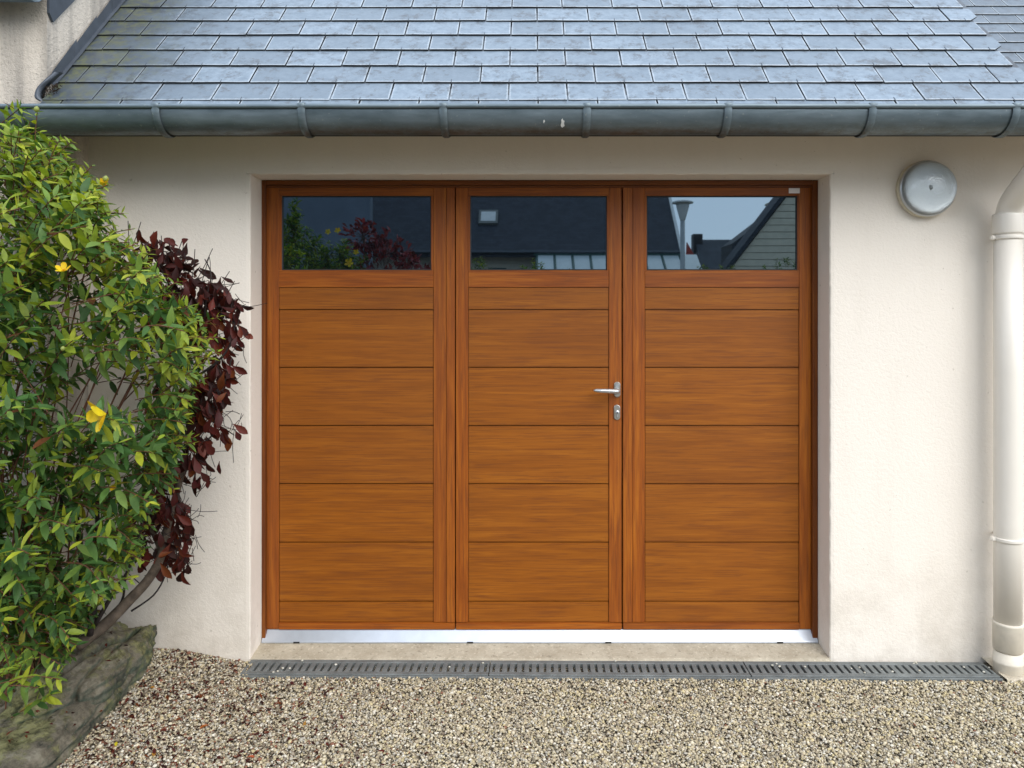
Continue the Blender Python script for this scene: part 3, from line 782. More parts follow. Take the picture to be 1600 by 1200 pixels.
# ------------------------------------------------------------------ channel drain
drain = thing('channel_drain', 'long grey slotted channel drain set in gravel before the doorway', 'drain', (0, -0.09, 0))
DY0, DY1 = -0.136, -0.008
DX0, DX1 = -1.155, 1.845
box('channel', DX0 - 0.004, DX1 + 0.004, DY0 - 0.006, DY0 + 0.004, -0.06, 0.007, M_GRATE, drain, 0.001)
box('channel', DX0 - 0.004, DX1 + 0.004, DY1 - 0.002, DY1 + 0.004, -0.06, 0.0085, M_GRATE, drain, 0.001)
box('channel', DX0, DX1, DY0 + 0.005, DY1 - 0.003, -0.06, -0.05, M_PIT, drain)
secs = [(DX0, -0.170), (-0.166, 0.866), (0.870, DX1)]
zT = 0.011
for a, b in secs:
    gr_ = box('grate', a, b, DY1 - 0.025, DY1 - 0.003, -0.010, zT, M_GRATE, drain, 0.0012)
    box('grate_rail', a, b, DY0 + 0.006, DY0 + 0.030, -0.010, zT, M_GRATE, gr_, 0.0012)
    bx = None; p = 0.0295; nb = int(round((b - a) / p)); p = (b - a) / nb
    for i in range(nb + 1):
        xx = a + i * p; wv = 0.0095
        x0, x1 = max(a, xx - wv), min(b, xx + wv)
        if bx is None or i in (0, nb):
            o = box('bar', x0, x1, DY0 + 0.0305, DY1 - 0.0255, -0.009, zT - 0.0006, M_GRATE, gr_, 0.001)
            if i == 1: bx = o
        else:
            o = bpy.data.objects.new('bar', bx.data); link(o, gr_); o.location = bx.location + Vector((xx - (a + p), 0, 0))
        if i == 1: bx = o
drain.rotation_euler.z = -0.008; drain.location = (0, -0.098, 0)
# a few stones lodged on the grate
sv = []; sf = []; st = []
for i in range(26):
    x = R_.choice([R_.uniform(DX0, DX1), R_.gauss(1.05, 0.05), R_.gauss(1.6, 0.12), R_.gauss(-0.9, 0.1)]); y = R_.uniform(DY0 + .01, DY1 - .01); r = R_.uniform(0.003, 0.0055)
    b = len(sv); 
    for v in iv: sv.append((x + v[0] * r * 1.2, y + v[1] * r, zT + r * 0.6 + v[2] * r * 0.8)); st.append(pal[R_.choice([0, 2, 2, 4])])
    sf += [tuple(b + q for q in f) for f in if_]
o = place('lodged_stones', np_mesh('lodged_stones', np.array(sv), np.array(sf), np.array(st), M_STONE)); props(o, 'pale stones lodged on the drain grating', 'gravel', kind='stuff')
# mortar haunch round the foot of the pipe
V = []; Fc = []; nx, ny = 18, 12
for j in range(ny + 1):
    for i in range(nx + 1):
        x = 1.862 + 0.56 * i / nx; y = -0.18 + 0.185 * j / ny
        x -= 0.05 * (j / ny) * (1 - i / nx) * 0 
        z = 0.006 + 0.010 * (j / ny) + noise.noise(Vector((x * 20, y * 20, 0))) * 0.004 - (0.02 if j == 0 else 0)
        V.append((x, y, z))
for j in range(ny):
    for i in range(nx): a = j * (nx + 1) + i; Fc.append((a, a + 1, a + nx + 2, a + nx + 1))
mh = place('mortar_apron', mesh('mortar_apron', V, Fc, M_MORTAR, True)); props(mh, 'pale mortar patch at the foot of the downpipe', 'mortar patch')

# ------------------------------------------------------------------ main house on the left
HX, HY = -1.832, -0.262
house = thing('main_house', 'taller rough rendered house joining the garage on the left', 'house', (HX, HY, 0))
def prism_x(name, prof, x0, x1, mat, parent):
    n = len(prof); V = [(x0, y, z) for y, z in prof] + [(x1, y, z) for y, z in prof]
    Fc = [tuple(range(n)), tuple(range(n, 2 * n))[::-1]] + [(i, n + i, n + (i + 1) % n, (i + 1) % n) for i in range(n)]
    m = mesh(name, V, Fc, mat); bm = bmesh.new(); bm.from_mesh(m); bmesh.ops.recalc_face_normals(bm, faces=bm.faces); bm.to_mesh(m); bm.free()
    return place(name, m, parent)
EZ = 2.68; RZ = 3.2
prism_x('wall', [(HY, -0.2), (HY, EZ - 0.02), (HY + RZ, EZ + RZ * 1.05 - 0.02), (HY + 2 * RZ, EZ), (HY + 2 * RZ, -0.2)], -9.0, HX, M_HOUSE, house)
t_ = math.tan(math.radians(46.6))
prism_x('roof', [(HY - 0.10, EZ - 0.06), (HY + RZ, EZ + t_ * RZ + 0.05), (HY + RZ, EZ + t_ * RZ + 0.20), (HY - 0.10, EZ + 0.06)], -9.1, HX + 0.012, M_ZINCD, house)
prism_x('verge_board', [(HY + 0.022, 2.549), (HY + RZ, 2.549 + t_ * (RZ - .022)), (HY + RZ, 2.70 + t_ * RZ), (HY - 0.002, 2.70), (HY - 0.002, 2.575)], HX + 0.001, HX + 0.011, M_ZINCD, house)
hg = [(HY - 0.10 + 0.075 * math.cos(a), EZ - 0.025 - 0.075 * math.sin(a)) for a in [math.pi * i / 16 for i in range(17)]]
hg2 = [(HY - 0.10 + 0.072 * math.cos(a), EZ - 0.025 - 0.072 * math.sin(a)) for a in [math.pi * i / 16 for i in range(17)]]
extrude_x('gutter', hg + hg2[::-1], -9.0, HX + 0.01, M_ZINC, house, 4, 0)

# ------------------------------------------------------------------ lower neighbouring roof at the right
nb_ = thing('neighbour_garage', 'further garage with slate roof rising beyond the right verge', 'garage', (3.2, 1.6, 0))
NY, NZ = 4.6 + CY, 1.617 + CZ
def nd(x, s, n=0): return Vector((x, NY, NZ)) + us * s + un * n
dk = [nd(1.2, -1.2, -0.03), nd(7, -1.2, -0.03), nd(7, 3, -0.03), nd(1.2, 3, -0.03)]; dk += [p - un * 0.05 for p in dk]
nr = place('roof', mesh('roof', dk, [(0, 1, 2, 3), (7, 6, 5, 4), (0, 4, 5, 1), (1, 5, 6, 2), (2, 6, 7, 3), (3, 7, 4, 0)], M_DECK), nb_)
v2 = [slate_mesh('slate', SWD, mat=M_SLATE2) for _ in range(3)]
for k in range(-7, 12):
    xo = 1.96 + (0.05 if k % 2 else 0.05 + SWD / 2) - SWD
    for i in range(10):
        lay(nr, xo + i * SWD, k * EX, SWD, k, m=R_.choice(v2), origin=Vector((0, NY, NZ)), wob=0.6)
box('wall', 2.95, 6.8, 1.2, 4.0, -0.1, 2.55, M_WALL, nb_)

# ------------------------------------------------------------------ rocks and soil in the corner
def rock(label, c, h, rot, seed, creases, sub=6, flat=0.0):
    bm = bmesh.new(); bmesh.ops.create_icosphere(bm, subdivisions=sub, radius=1)
    R = Matrix.Rotation(rot[2], 3, 'Z') @ Matrix.Rotation(rot[1], 3, 'Y') @ Matrix.Rotation(rot[0], 3, 'X'); sv_ = Vector((seed * 3.1, seed * 1.7, seed))
    for v in bm.verts:
        p = v.co.copy()
        q = Vector([math.copysign(abs(k) ** 0.78, k) for k in p])       # towards a block
        d = noise.fractal(q * 1.4 + sv_, 1.0, 2.0, 5) * 0.16
        d += noise.ridged_multi_fractal(q * 1.1 + sv_, 1.0, 2.1, 4, 1.0, 2.0) * 0.05
        d += noise.fractal(q * 7 + sv_, 1.0, 2.0, 4) * 0.045
        vd = noise.voronoi(Vector((q.x * h[0], q.y * h[1], q.z * h[2])) * 9 + sv_)[0]; d += (min(vd[1] - vd[0], 0.35) - 0.12) * 0.16
        for (nx_, off, wd, dep) in creases:
            dd = (q.dot(Vector(nx_)) - off + noise.noise(q * 1.5 + sv_) * 0.12) / wd
            d -= dep * math.exp(-dd * dd)
        q = q * (1 + d)
        v.co = R @ Vector((q.x * h[0], q.y * h[1], q.z * h[2])) + Vector(c)
    m = bm_mesh('boulder', bm, M_ROCK, True)
    o = bpy.data.objects.new('boulder', m); link(o)
    props(o, label, 'rock', 'boulders edging the planted corner'); return o
rock('broad brown slab of rock under the green shrub, left edge', (-1.98, -0.62, 0.05), (0.36, 0.62, 0.15), (0.03, 0.12, 0.05), 1, [((1, 0.1, 0), 0.35, 0.035, 0.16), ((1, 0.25, 0), 0.7, 0.03, 0.12)])
rock('mossy green-topped boulder against the wall beside the gravel', (-1.625, -0.36, 0.092), (0.130, 0.34, 0.118), (0.02, 0.14, -0.03), 2, [((1, -0.3, 0), 0.15, 0.04, 0.22), ((1, 0.2, 0.3), 0.75, 0.04, 0.15)])
rock('long low teal-sided rock edging the gravel', (-1.60, -0.62, 0.050), (0.125, 0.52, 0.085), (0.02, 0.18, 0.05), 3, [((1, -0.2, 0.4), 0.1, 0.045, 0.22)])
V = []; Fc = []; nx, ny = 20, 20
for j in range(ny + 1):
    for i in range(nx + 1):
        x = -2.9 + 1.3 * i / nx; y = -1.6 + 1.6 * j / ny
        V.append((x, y, 0.10 + 0.05 * noise.noise(Vector((x * 4, y * 4, 3))) - (0.1 if i == nx else 0)))
for j in range(ny):
    for i in range(nx): a = j * (nx + 1) + i; Fc.append((a, a + 1, a + nx + 2, a + nx + 1))
props(place('soil', mesh('soil', V, Fc, M_SOIL, True)), kind='structure')

# ------------------------------------------------------------------ leaves
def leaf_geo(kind, rr):
    """unit leaf along +Y, face up +Z: list of verts, faces"""
    fold = rr.uniform(0.05, 0.45); bend = rr.uniform(-0.7, 0.15); tw = rr.uniform(-0.25, 0.25)
    if kind == 'green': prof = [(0, .02), (.18, .115), (.42, .165), (.68, .13), (.88, .055), (1, 0.0)]
    elif kind == 'purple':
        prof = [(0, .02), (.22, .07), (.45, .17), (.68, .225), (.88, .14), (1, 0.01)]; bend = rr.uniform(-1.3, 0.4); fold = rr.uniform(0.1, 1.0)
    else: prof = [(0, .03), (.25, .17), (.5, .28), (.75, .30), (.93, .18), (1, 0.05)]; bend = rr.uniform(0.1, 0.5)
    V = []; Fc = []
    for y, w in prof:
        z = bend * y * y * 0.5; a = tw * y
        V += [Vector((-w * math.cos(a), y, z + w * fold - w * math.sin(a))), Vector((0, y, z)), Vector((w * math.cos(a), y, z + w * fold + w * math.sin(a)))]
    for i in range(len(prof) - 1):
        b = i * 3; Fc += [(b, b + 1, b + 4, b + 3), (b + 1, b + 2, b + 5, b + 4)]
    return V, Fc
def frame_of(d, up):
    d = d.normalized(); x = d.cross(up)
    if x.length < 1e-3: x = d.cross(Vector((1, 0, 0)))
    x.normalize(); z = x.cross(d); return Matrix((x, d, z)).transposed()
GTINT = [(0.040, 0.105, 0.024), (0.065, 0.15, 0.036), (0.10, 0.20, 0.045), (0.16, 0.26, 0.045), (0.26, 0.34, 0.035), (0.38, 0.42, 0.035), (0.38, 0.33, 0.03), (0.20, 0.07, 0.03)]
PTINT = [(0.070, 0.009, 0.011), (0.095, 0.012, 0.012), (0.135, 0.019, 0.014), (0.035, 0.007, 0.010), (0.16, 0.030, 0.018), (0.17, 0.040, 0.012)]
def tinted(name, V, Fc, tint, mat):
    m = mesh(name, V, Fc, mat, True); a = m.color_attributes.new('tint', 'FLOAT_COLOR', 'POINT')
    a.data.foreach_set('color', np.tile(np.array([*tint, 1.0], np.float32), len(V))); return m
LV = {}
def leaf_variants(kind, tints, mat):
    rr = random.Random(hash(kind) % 7 + 5 if False else len(kind))
    out = []
    for t in tints:
        out.append([])
        for k in range(7):
            V, Fc = leaf_geo(kind, rr); out[-1].append((V, Fc, tinted('leaf', V, Fc, t, mat)))
    return out
LG = leaf_variants('green', GTINT, M_LEAF); LP = leaf_variants('purple', PTINT, M_PLEAF)
def build_foliage(parent, leaves, variants, tints, mat, n_single, name='leaf'):
    """leaves: (pos, dir, up, length, tint index). nearest in view become parts, rest one stuff part"""
    def score(L):
        p = L[0]; z = p.y - CY
        if z < 0.2: return 99
        px = PX + p.x / z * F; py = PY - (p.z - CZ) / z * F
        if not (-10 < px < 1610 and -10 < py < 1210): return 50 + z
        return z - L[3] * 4 + L[5]
    leaves = [(*L, R_.uniform(0, 0.35)) for L in leaves]
    leaves.sort(key=score)
    wl_ = world_loc(parent)
    for L in leaves[:n_single]:
        pos, d, up, ln, ti, _ = L; V, Fc, m = R_.choice(variants[ti])
        o = bpy.data.objects.new(name, m); link(o, parent)
        o.matrix_local = Matrix.Translation(pos - wl_) @ (frame_of(d, up).to_4x4() @ Matrix.Scale(ln, 4))
    VV = []; FF = []; TT = []; base = 0
    for L in leaves[n_single:]:
        pos, d, up, ln, ti, _ = L; V, Fc, m = R_.choice(variants[ti]); M = frame_of(d, up) * ln
        M = frame_of(d, up)
        VV += [tuple(M @ (v * ln) + pos) for v in V]
        FF += [tuple(base + q for q in f) for f in Fc]; base += len(V)
        k = R_.uniform(0.75, 1.25); TT += [tuple(c * k for c in tints[ti])] * len(V)
    if VV:
        m = np_mesh('foliage', np.array(VV), np.array(FF), np.array(TT), mat)
        place('foliage', m, parent)['kind'] = 'stuff'

def rnd_dir(rr):
    return Vector((rr.gauss(0, 1), rr.gauss(0, 1), rr.gauss(0, 1))).normalized()
def hyper_shoot(tip, d, ln, leaves, stems, rr, bright=0.3, lsz=0.052, pairs=8):
    d = d.normalized(); root = tip - d * ln - Vector((0, 0, -ln * 0.15))
    mid = (root + tip) / 2 + Vector((rr.gauss(0, .01), rr.gauss(0, .01), 0.015))
    pts = spline([root, mid, tip], 3); stems.append((pts, 0.0016))
    side = d.cross(Vector((0, 0, 1)));
    if side.length < .1: side = Vector((1, 0, 0))
    side.normalize(); oth = side.cross(d)
    for k in range(pairs):
        t = 1 - k / pairs * 0.92
        i = t * (len(pts) - 1); a = int(min(i, len(pts) - 2)); p = pts[a].lerp(pts[a + 1], i - a)
        an = (k % 2) * math.pi / 2 + rr.uniform(-.4, .4)
        w = side * math.cos(an) + oth * math.sin(an)
        size = lsz * (0.50 + 0.5 * min(k / 2.5, 1)) * rr.uniform(0.75, 1.2)
        for sg in (-1, 1):
            if rr.random() < 0.06: continue
            dd = (w * sg + d * rr.uniform(0.35, 0.9) + Vector((0, 0, rr.uniform(-0.35, 0.1))) + rnd_dir(rr) * 0.15)
            up = (Vector((0, -0.25, 1)) + rnd_dir(rr) * 0.45)
            u = rr.random(); fresh_lit = bright + (0.22 if k < 2 else 0)
            if u < fresh_lit: ti = rr.choice([3, 4, 4, 5])
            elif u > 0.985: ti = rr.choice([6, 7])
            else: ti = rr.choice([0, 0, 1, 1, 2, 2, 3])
            leaves.append((p, dd, up, size, ti))
def add_stems(name, stems, mat, parent, n=5):
    V = []; Fc = []
    for pts, r in stems: tube_geo(pts, r, n, False, V, Fc)
    o = place(name, mesh(name, V, Fc, mat, True), parent); return o
def petals(parent, c, axis, r, rr, n=5, closed=0.3, name='flower'):
    axis = axis.normalized(); a = axis.cross(Vector((0.2, 0.1, 1))).normalized(); b = axis.cross(a)
    V = []; Fc = []; T = []
    for k in range(n):
        an = 2 * math.pi * k / n + rr.uniform(-.15, .15)
        d = (a * math.cos(an) + b * math.sin(an)) * (1 - closed) + axis * closed * 1.3
        v, f = leaf_geo('petal', rr); M = frame_of(d, axis); b0 = len(V)
        V += [M @ (p * r) + c for p in v]; Fc += [tuple(b0 + q for q in g) for g in f]; T += [(0.82 * rr.uniform(.9, 1), 0.55 * rr.uniform(.85, 1.05), 0.012)] * len(v)
    for k in range(14):   # stamens
        d = axis + rnd_dir(rr) * 0.5; b0 = len(V); p = c + d.normalized() * r * 0.45; s = r * 0.03
        V += [c + a * s, c - a * s, p + b * s]; Fc += [(b0, b0 + 1, b0 + 2, b0 + 2)] ; T += [(0.8, 0.4, 0.01)] * 3
    Fc = [tuple(dict.fromkeys(f)) for f in Fc]
    m = mesh('flower', V, Fc, M_PETAL, True); at = m.color_attributes.new('tint', 'FLOAT_COLOR', 'POINT')
    at.data.foreach_set('color', np.hstack([np.array(T), np.ones((len(T), 1))]).astype(np.float32).ravel())
    return place(name, m, parent)

# ---- green flowering shrub, left
rr = random.Random(21)
gb = thing('hypericum_shrub', 'large green leafy shrub with yellow flowers beside the wall', 'shrub', (-1.85, -0.6, 0.12))
# right outline of the shrub: photo column at photo row
OUT = [(175, 45), (215, 75), (255, 120), (285, 165), (330, 175), (370, 200), (420, 245), (470, 300), (520, 330), (560, 335), (600, 315), (660, 300), (720, 290), (780, 262), (840, 232), (900, 212), (945, 165), (985, 150), (1040, 110), (1080, 60)]
def outline(py):
    if py <= OUT[0][0]: return OUT[0][1] - (OUT[0][0] - py)
    for (a, b), (c, d) in zip(OUT, OUT[1:]):
        if a <= py <= c: return b + (d - b) * (py - a) / (c - a)
    return OUT[-1][1] - (py - OUT[-1][0])
leaves = []; stems = []
base_pt = Vector((-1.80, -0.52, 0.15))
for layer, (Ya, Yb, nsh, br, szz) in enumerate([(-0.36, -0.55, 280, 0.12, 0.056), (-0.55, -0.80, 300, 0.24, 0.060), (-0.80, -1.02, 170, 0.30, 0.066)]):
    for i in range(nsh):
        py = rr.uniform(190, 1050) ; yy = rr.uniform(Yb, Ya)
        o = outline(py) - (0, 14, 45)[layer] * rr.uniform(0.3, 1.2)
        if layer == 2 and (py < 300 or py > 1000): continue
        if layer == 2 and rr.random() < 0.2: continue
        px = o - rr.uniform(0, 1) ** 1.15 * (o + 130) - 8
        if rr.random() < 0.22: px = o - rr.uniform(0, 14)
        if px < -170: continue
        if 600 < py < 950 and px > 165 and rr.random() < 0.4: continue
        tip = P(px, py, yy)
        cen = Vector((-1.95, -0.62, 0.75 if py > 600 else 1.1))
        d = (tip - cen); d.z = d.z * 0.8 + 0.12; d.y *= 1.1
        d = d.normalized() + Vector((0.25, -0.15, 0.12)) + rnd_dir(rr) * 0.35
        bright = br + (0.38 if py < 430 else 0.12 if py < 620 else -0.04)  # higher shoots get more yellow-green leaves: light from above put into the tint
        ln = rr.uniform(0.13, 0.24)
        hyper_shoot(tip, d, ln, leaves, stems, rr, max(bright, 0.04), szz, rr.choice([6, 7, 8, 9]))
# leader shoots at the top with reddish young stems
for (px, py, yy, dx_) in [(58, 176, -0.62, 0.1), (30, 215, -0.7, 0.0), (82, 215, -0.6, 0.3), (105, 262, -0.62, 0.5), (160, 285, -0.6, 0.8), (140, 310, -0.7, 0.8), (10, 190, -0.6, -.1), (330, 560, -0.6, 1.0), (325, 530, -0.55, 1.0), (60, 1075, -1.0, 0.7), (95, 1062, -1.0, 0.9), (205, 985 - 80, -0.75, 0.6), (80, 1085, -0.95, 0.3), (215, 870, -0.6, 0.5)]:
    hyper_shoot(P(px, py, yy), Vector((dx_, -0.1, 0.95 if py < 500 else 0.25)), 0.2, leaves, stems, rr, 0.75, 0.050, 9)
for i in range(90):    # fuller growth towards the left
    py = rr.uniform(380, 980); px = rr.uniform(-150, 110)
    tip = P(px, py, rr.uniform(-.85, -.6)); hyper_shoot(tip, Vector((rr.uniform(-.3, .9), rr.uniform(-.7, .1), rr.uniform(-.2, .6))), rr.uniform(.13, .22), leaves, stems, rr, .2, .060, 8)
for i in range(46):    # thin airy tips along the outline
    py = rr.choice([rr.uniform(190, 420), rr.uniform(420, 640), rr.uniform(640, 900)]); o = outline(py)
    hyper_shoot(P(o + rr.uniform(-30, 16), py - rr.uniform(0, 26), rr.uniform(-.75, -.45)), Vector((rr.uniform(.2, 1.1), rr.uniform(-.4, .2), rr.uniform(.1, 1.0) if py < 640 else rr.uniform(-.3, .5))), rr.uniform(.14, .24), leaves, stems, rr, .7 if py < 640 else .4, rr.uniform(.036, .05), 8)
for i in range(40):   # woody canes from the base
    ty = rr.uniform(360, 820); tp = P(rr.uniform(-80, outline(ty) - 60), ty, rr.uniform(-0.65, -0.42)); b = base_pt + Vector((rr.gauss(0, .07), rr.gauss(0, .08), 0))
    m1 = b.lerp(tp, 0.45) + Vector((rr.gauss(-.03, .05), rr.gauss(0, .05), 0.08))
    stems.append((spline([b, m1, tp], 5), rr.uniform(0.0016, 0.0032)))
add_stems('twig', stems, M_STEM, gb)['kind'] = 'stuff'
for k, (px, py, px2, py2, r) in enumerate([(118, 975, 128, 880, .014), (140, 980, 152, 890, .012), (100, 985, 84, 880, .011), (148, 965, 205, 880, .008)]):
    tube('branch', spline([P(px, py + 12, -0.45), P((px + px2) / 2 + 3, (py + py2) / 2, -0.46), P(px2, py2, -0.48), P(px2 + 14 * (k - 1), py2 - 110, -0.5)], 5), [r * (1 - 0.03 * i) for i in range(16)], M_BARKD, gb, 10)
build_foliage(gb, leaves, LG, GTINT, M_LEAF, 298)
petals(gb, P(166, 646, -1.22), Vector((-0.75, -0.75, -0.25)), 0.052, rr, 5, 0.30)
petals(gb, P(163, 292, -0.66), Vector((0.25, -0.5, 0.7)), 0.030, rr, 5, 0.5)
petals(gb, P(100, 424, -0.95), Vector((0.1, -0.5, 0.6)), 0.026, rr, 5, 0.3)
petals(gb, P(176, 760, -0.75), Vector((0.4, -0.8, -0.2)), 0.016, rr, 5, 0.4)
for (px, py, yy, r) in [(57, 171, -0.64, .0085), (165, 280, -0.66, .0095), (98, 585 - 40, -1.0, .006)]:
    lathe('bud', [(0.001, -r * 1.1), (r * .7, -r * .7), (r, 0), (r * .75, r * .8), (0.001, r * 1.3)], P(px, py, yy), (0.2, 0, 1), simple('bud_green', (0.22, 0.26, 0.05), 0.5), gb, 12)

# ---- purple shrub against the wall
pb = thing('purple_shrub', 'dark purple-leaved shrub trained against the wall left of door', 'shrub', (-1.75, -0.35, 0.12))
rr = random.Random(5)
YP = -0.30
trunk = spline([P(120, 1010, -0.45), P(165, 975, -0.40), P(200, 940, -0.36), P(232, 905, -0.33), P(252, 868, -0.31), P(262, 820, -0.29), P(276, 770, -0.28), P(288, 720, -0.27), P(296, 650, -0.27), P(305, 580, -0.27), P(318, 520, -0.27)], 5)
tube('branch', trunk, [0.0225 - 0.017 * i / (len(trunk) - 1) for i in range(len(trunk))], M_BARK, pb, 12)
for pts, r in [([(252, 868), (240, 880 - 45), (215, 805), (205, 760)], .010), ([(160, 978), (190, 940), (196, 905), (212, 860)], .006), ([(276, 780), (255, 740), (262, 690), (285, 640)], .006), ([(296, 660), (330, 640), (350, 600), (362, 560)], .006), ([(305, 590), (345, 560), (366, 520), (360, 470)], .005), ([(305, 560), (290, 500), (262, 440), (236, 395)], .006), ([(318, 525), (322, 470), (330, 430), (320, 405)], .004), ([(290, 700), (320, 690), (345, 670), (366, 680)], .004), ([(205, 955), (240, 930), (258, 900), (262, 880)], .004), ([(262, 850), (285, 840), (300, 815)], .003), ([(222, 915), (180, 880), (150, 870)], .002)]:
    q = spline([P(x, y, YP + rr.uniform(-.02, .03)) for x, y in pts], 4)
    tube('branch', q, [r * (1 - .6 * i / len(q)) for i in range(len(q))], M_BARK if r > .008 else M_BARKD, pb, 8)
clusters = [(238, 392, 9), (262, 398, 9), (285, 405, 9), (255, 425, 9), (290, 432, 11), (312, 436, 10), (275, 455, 11), (300, 470, 12), (325, 462, 11), (345, 455, 9), (358, 460, 7), (372, 480, 7), (335, 490, 11), (310, 500, 10), (355, 500, 9), (372, 520, 7), (290, 490, 10), (345, 535, 9), (375, 540, 4), (325, 520, 9), (240, 450, 8), (225, 420, 6), (265, 490, 8),
            (345, 575, 8), (362, 590, 8), (330, 600, 9), (350, 615, 9), (310, 615, 9), (335, 640, 9), (318, 660, 9), (300, 690, 9), (290, 670, 6), (345, 655, 4), (366, 672, 3), (325, 690, 7), (300, 720, 7), (315, 715, 5), (265, 735, 6), (275, 755, 5), (325, 745, 4), (240, 730, 3), (255, 790, 6), (285, 795, 7), (300, 812, 5), (240, 815, 6), (262, 825, 5), (300, 840, 4), (275, 862, 7), (290, 880, 6), (262, 880, 4), (238, 870, 3), (250, 610, 2), (232, 745, 2), (295, 545, 6), (270, 520, 6), (248, 770, 7), (228, 790, 5), (268, 800, 7), (232, 830, 6), (280, 840, 6), (262, 700, 5), (285, 735, 7), (305, 640, 6), (280, 620, 5), (222, 860, 4)]
leaves = []; stems = []
for cx, cy, nl in clusters:
    for _ in range(int(nl * 2.1)):
        p = P(cx - 11 + rr.gauss(0, 8), cy + rr.gauss(0, 9) - 6, YP + rr.uniform(-0.07, 0.10))
        d = Vector((rr.gauss(0.15, .55), rr.gauss(-0.15, .5), rr.gauss(-0.95, .35) if cy > 440 else rr.gauss(-0.1, .7)))
        leaves.append((p, d, Vector((rr.gauss(0, .6), -1, rr.gauss(0.3, .5))), rr.uniform(0.042, 0.072), rr.choice([0, 0, 0, 1, 1, 2, 3, 3, 4, 5] if cy > 480 else [0, 0, 1, 3, 3, 3, 3, 2])))
    for _ in range(5):
        a = P(cx + rr.gauss(0, 6), cy + rr.gauss(0, 6), YP + rr.uniform(-.03, .06)); d = Vector((rr.gauss(0, .5), rr.gauss(0, .3), rr.gauss(0.2, .6)))
        b = a + d.normalized() * rr.uniform(.03, .08); stems.append((spline([a, (a + b) / 2 + rnd_dir(rr) * .006, b], 2), 0.0012))
for (px, py, dx_, ln) in [(200, 362, 0.0, .05), (205, 365, 0.35, .06), (232, 378, .2, .05), (252, 385, 0, .05), (268, 392, .4, .06), (308, 412, .5, .08), (312, 425, .3, .07), (330, 440, .7, .07), (300, 410, .1, .06), (345, 450, .6, .05), (180, 365, -.1, .05)]:
    a = P(px, py + 25, YP); b = P(px, py + 25, YP) + Vector((dx_, 0, 1)).normalized() * (ln + .05); stems.append(([a, (a + b) / 2 + Vector((.002, 0, 0)), b], 0.0015))
for _ in range(120):  # bare twigs between the leaves
    cx, cy, nl = rr.choice(clusters); a = P(cx, cy, YP); b = a + Vector((rr.gauss(-.02, .06), rr.gauss(0, .03), rr.gauss(-.02, .06))); stems.append((spline([a, (a + b) / 2 + rnd_dir(rr) * .012, b], 3), 0.0012))
add_stems('twig', stems, M_BARKD, pb)['kind'] = 'stuff'
build_foliage(pb, leaves, LP, PTINT, M_PLEAF, 290)

# ---- low plants at the foot of the shrub
fn = thing('fern_plant', 'small light green fern at the foot of the shrub, bottom left', 'plant', P(30, 1050, -0.9))
leaves = []; rr = random.Random(9); stems = []
for k in range(9):
    a = P(18, 1060, -0.92); d = Vector((rr.uniform(-.5, .9), rr.uniform(-.6, .1), rr.uniform(.2, .9))).normalized(); L = rr.uniform(.08, .14)
    pts = spline([a, a + d * L * .5 + Vector((0, 0, .01)), a + d * L + Vector((0, 0, -.02))], 4); stems.append((pts, .001))
    for i, p in enumerate(pts[2:]):
        for sg in (-1, 1):
            w = d.cross(Vector((0, 0, 1))).normalized() * sg; leaves.append((p, w + d * .4, Vector((0, -.3, 1)), 0.022 * (1.1 - i / len(pts)), rr.choice([3, 4, 4])))
add_stems('stalk', stems, M_STEM, fn); build_foliage(fn, leaves, LG, GTINT, M_LEAF, 60, 'leaflet')

# ------------------------------------------------------------------ fallen leaves
def fallen(px, py, ln, tint, label, name='fallen_leaf', ang=None):
    # find the ground under the pixel
    Yv = -0.5
    for _ in range(20):
        z = (CZ - ground_z((px - PX) * (Yv - CY) / F, Yv)) * F / (py - PY); Yv = z + CY
    p = P(px, py, Yv) + Vector((0, 0, 0.009)); a = R_.uniform(0, 6.3) if ang is None else ang
    V, Fc = leaf_geo('purple', random.Random(px)); M = Matrix.Rotation(a, 3, 'Z') @ Matrix.Rotation(R_.uniform(-.3, .3), 3, 'X')
    m = tinted('fallen_leaf', [M @ (v * ln) + p for v in V], Fc, tint, M_PLEAF)
    o = bpy.data.objects.new(name, m); link(o); props(o, label, 'leaf', 'fallen leaves on the gravel'); return o
fallen(182, 1163, .022, (0.75, 0.62, 0.03), 'small bright yellow leaf on the gravel near the rocks')
fallen(137, 1190, .055, (0.075, 0.015, 0.012), 'large dark maroon leaf on gravel at the bottom edge')
fallen(328, 1136, .035, (0.45, 0.13, 0.03), 'rust orange fallen leaf on gravel below the door corner')
fallen(385, 1188, .028, (0.42, 0.10, 0.04), 'small reddish orange leaf at the bottom edge left of the centre')
fallen(245, 1080, .028, (0.50, 0.24, 0.05), 'tan curled leaf on gravel beside the mossy rock')
fallen(241, 1178, .030, (0.55, 0.26, 0.04), 'ochre leaf low on the gravel right of the yellow one')
fallen(478, 1130, .024, (0.50, 0.25, 0.05), 'amber leaf on gravel below the left end of the drain')
fallen(655, 1079, .020, (0.30, 0.08, 0.03), 'small red brown leaf just in front of the drain')
lv = []; rr = random.Random(44)
for i in range(1300):
    x = -1.47 + abs(rr.gauss(0, .45)); y = -rr.uniform(0.03, 1.0)
    if y > -0.16 and x > -1.18: continue
    p = Vector((x, y, ground_z(x, y) + rr.uniform(.004, .011)))
    lv.append((p, Vector((rr.gauss(0, 1), rr.gauss(0, 1), rr.gauss(0, .2))), Vector((rr.gauss(0, .3), rr.gauss(0, .3), 1)), rr.uniform(.009, .026), rr.choice([0, 0, 1, 2, 3, 3, 5])))
from mathutils.bvhtree import BVHTree
bv = []; bf = []
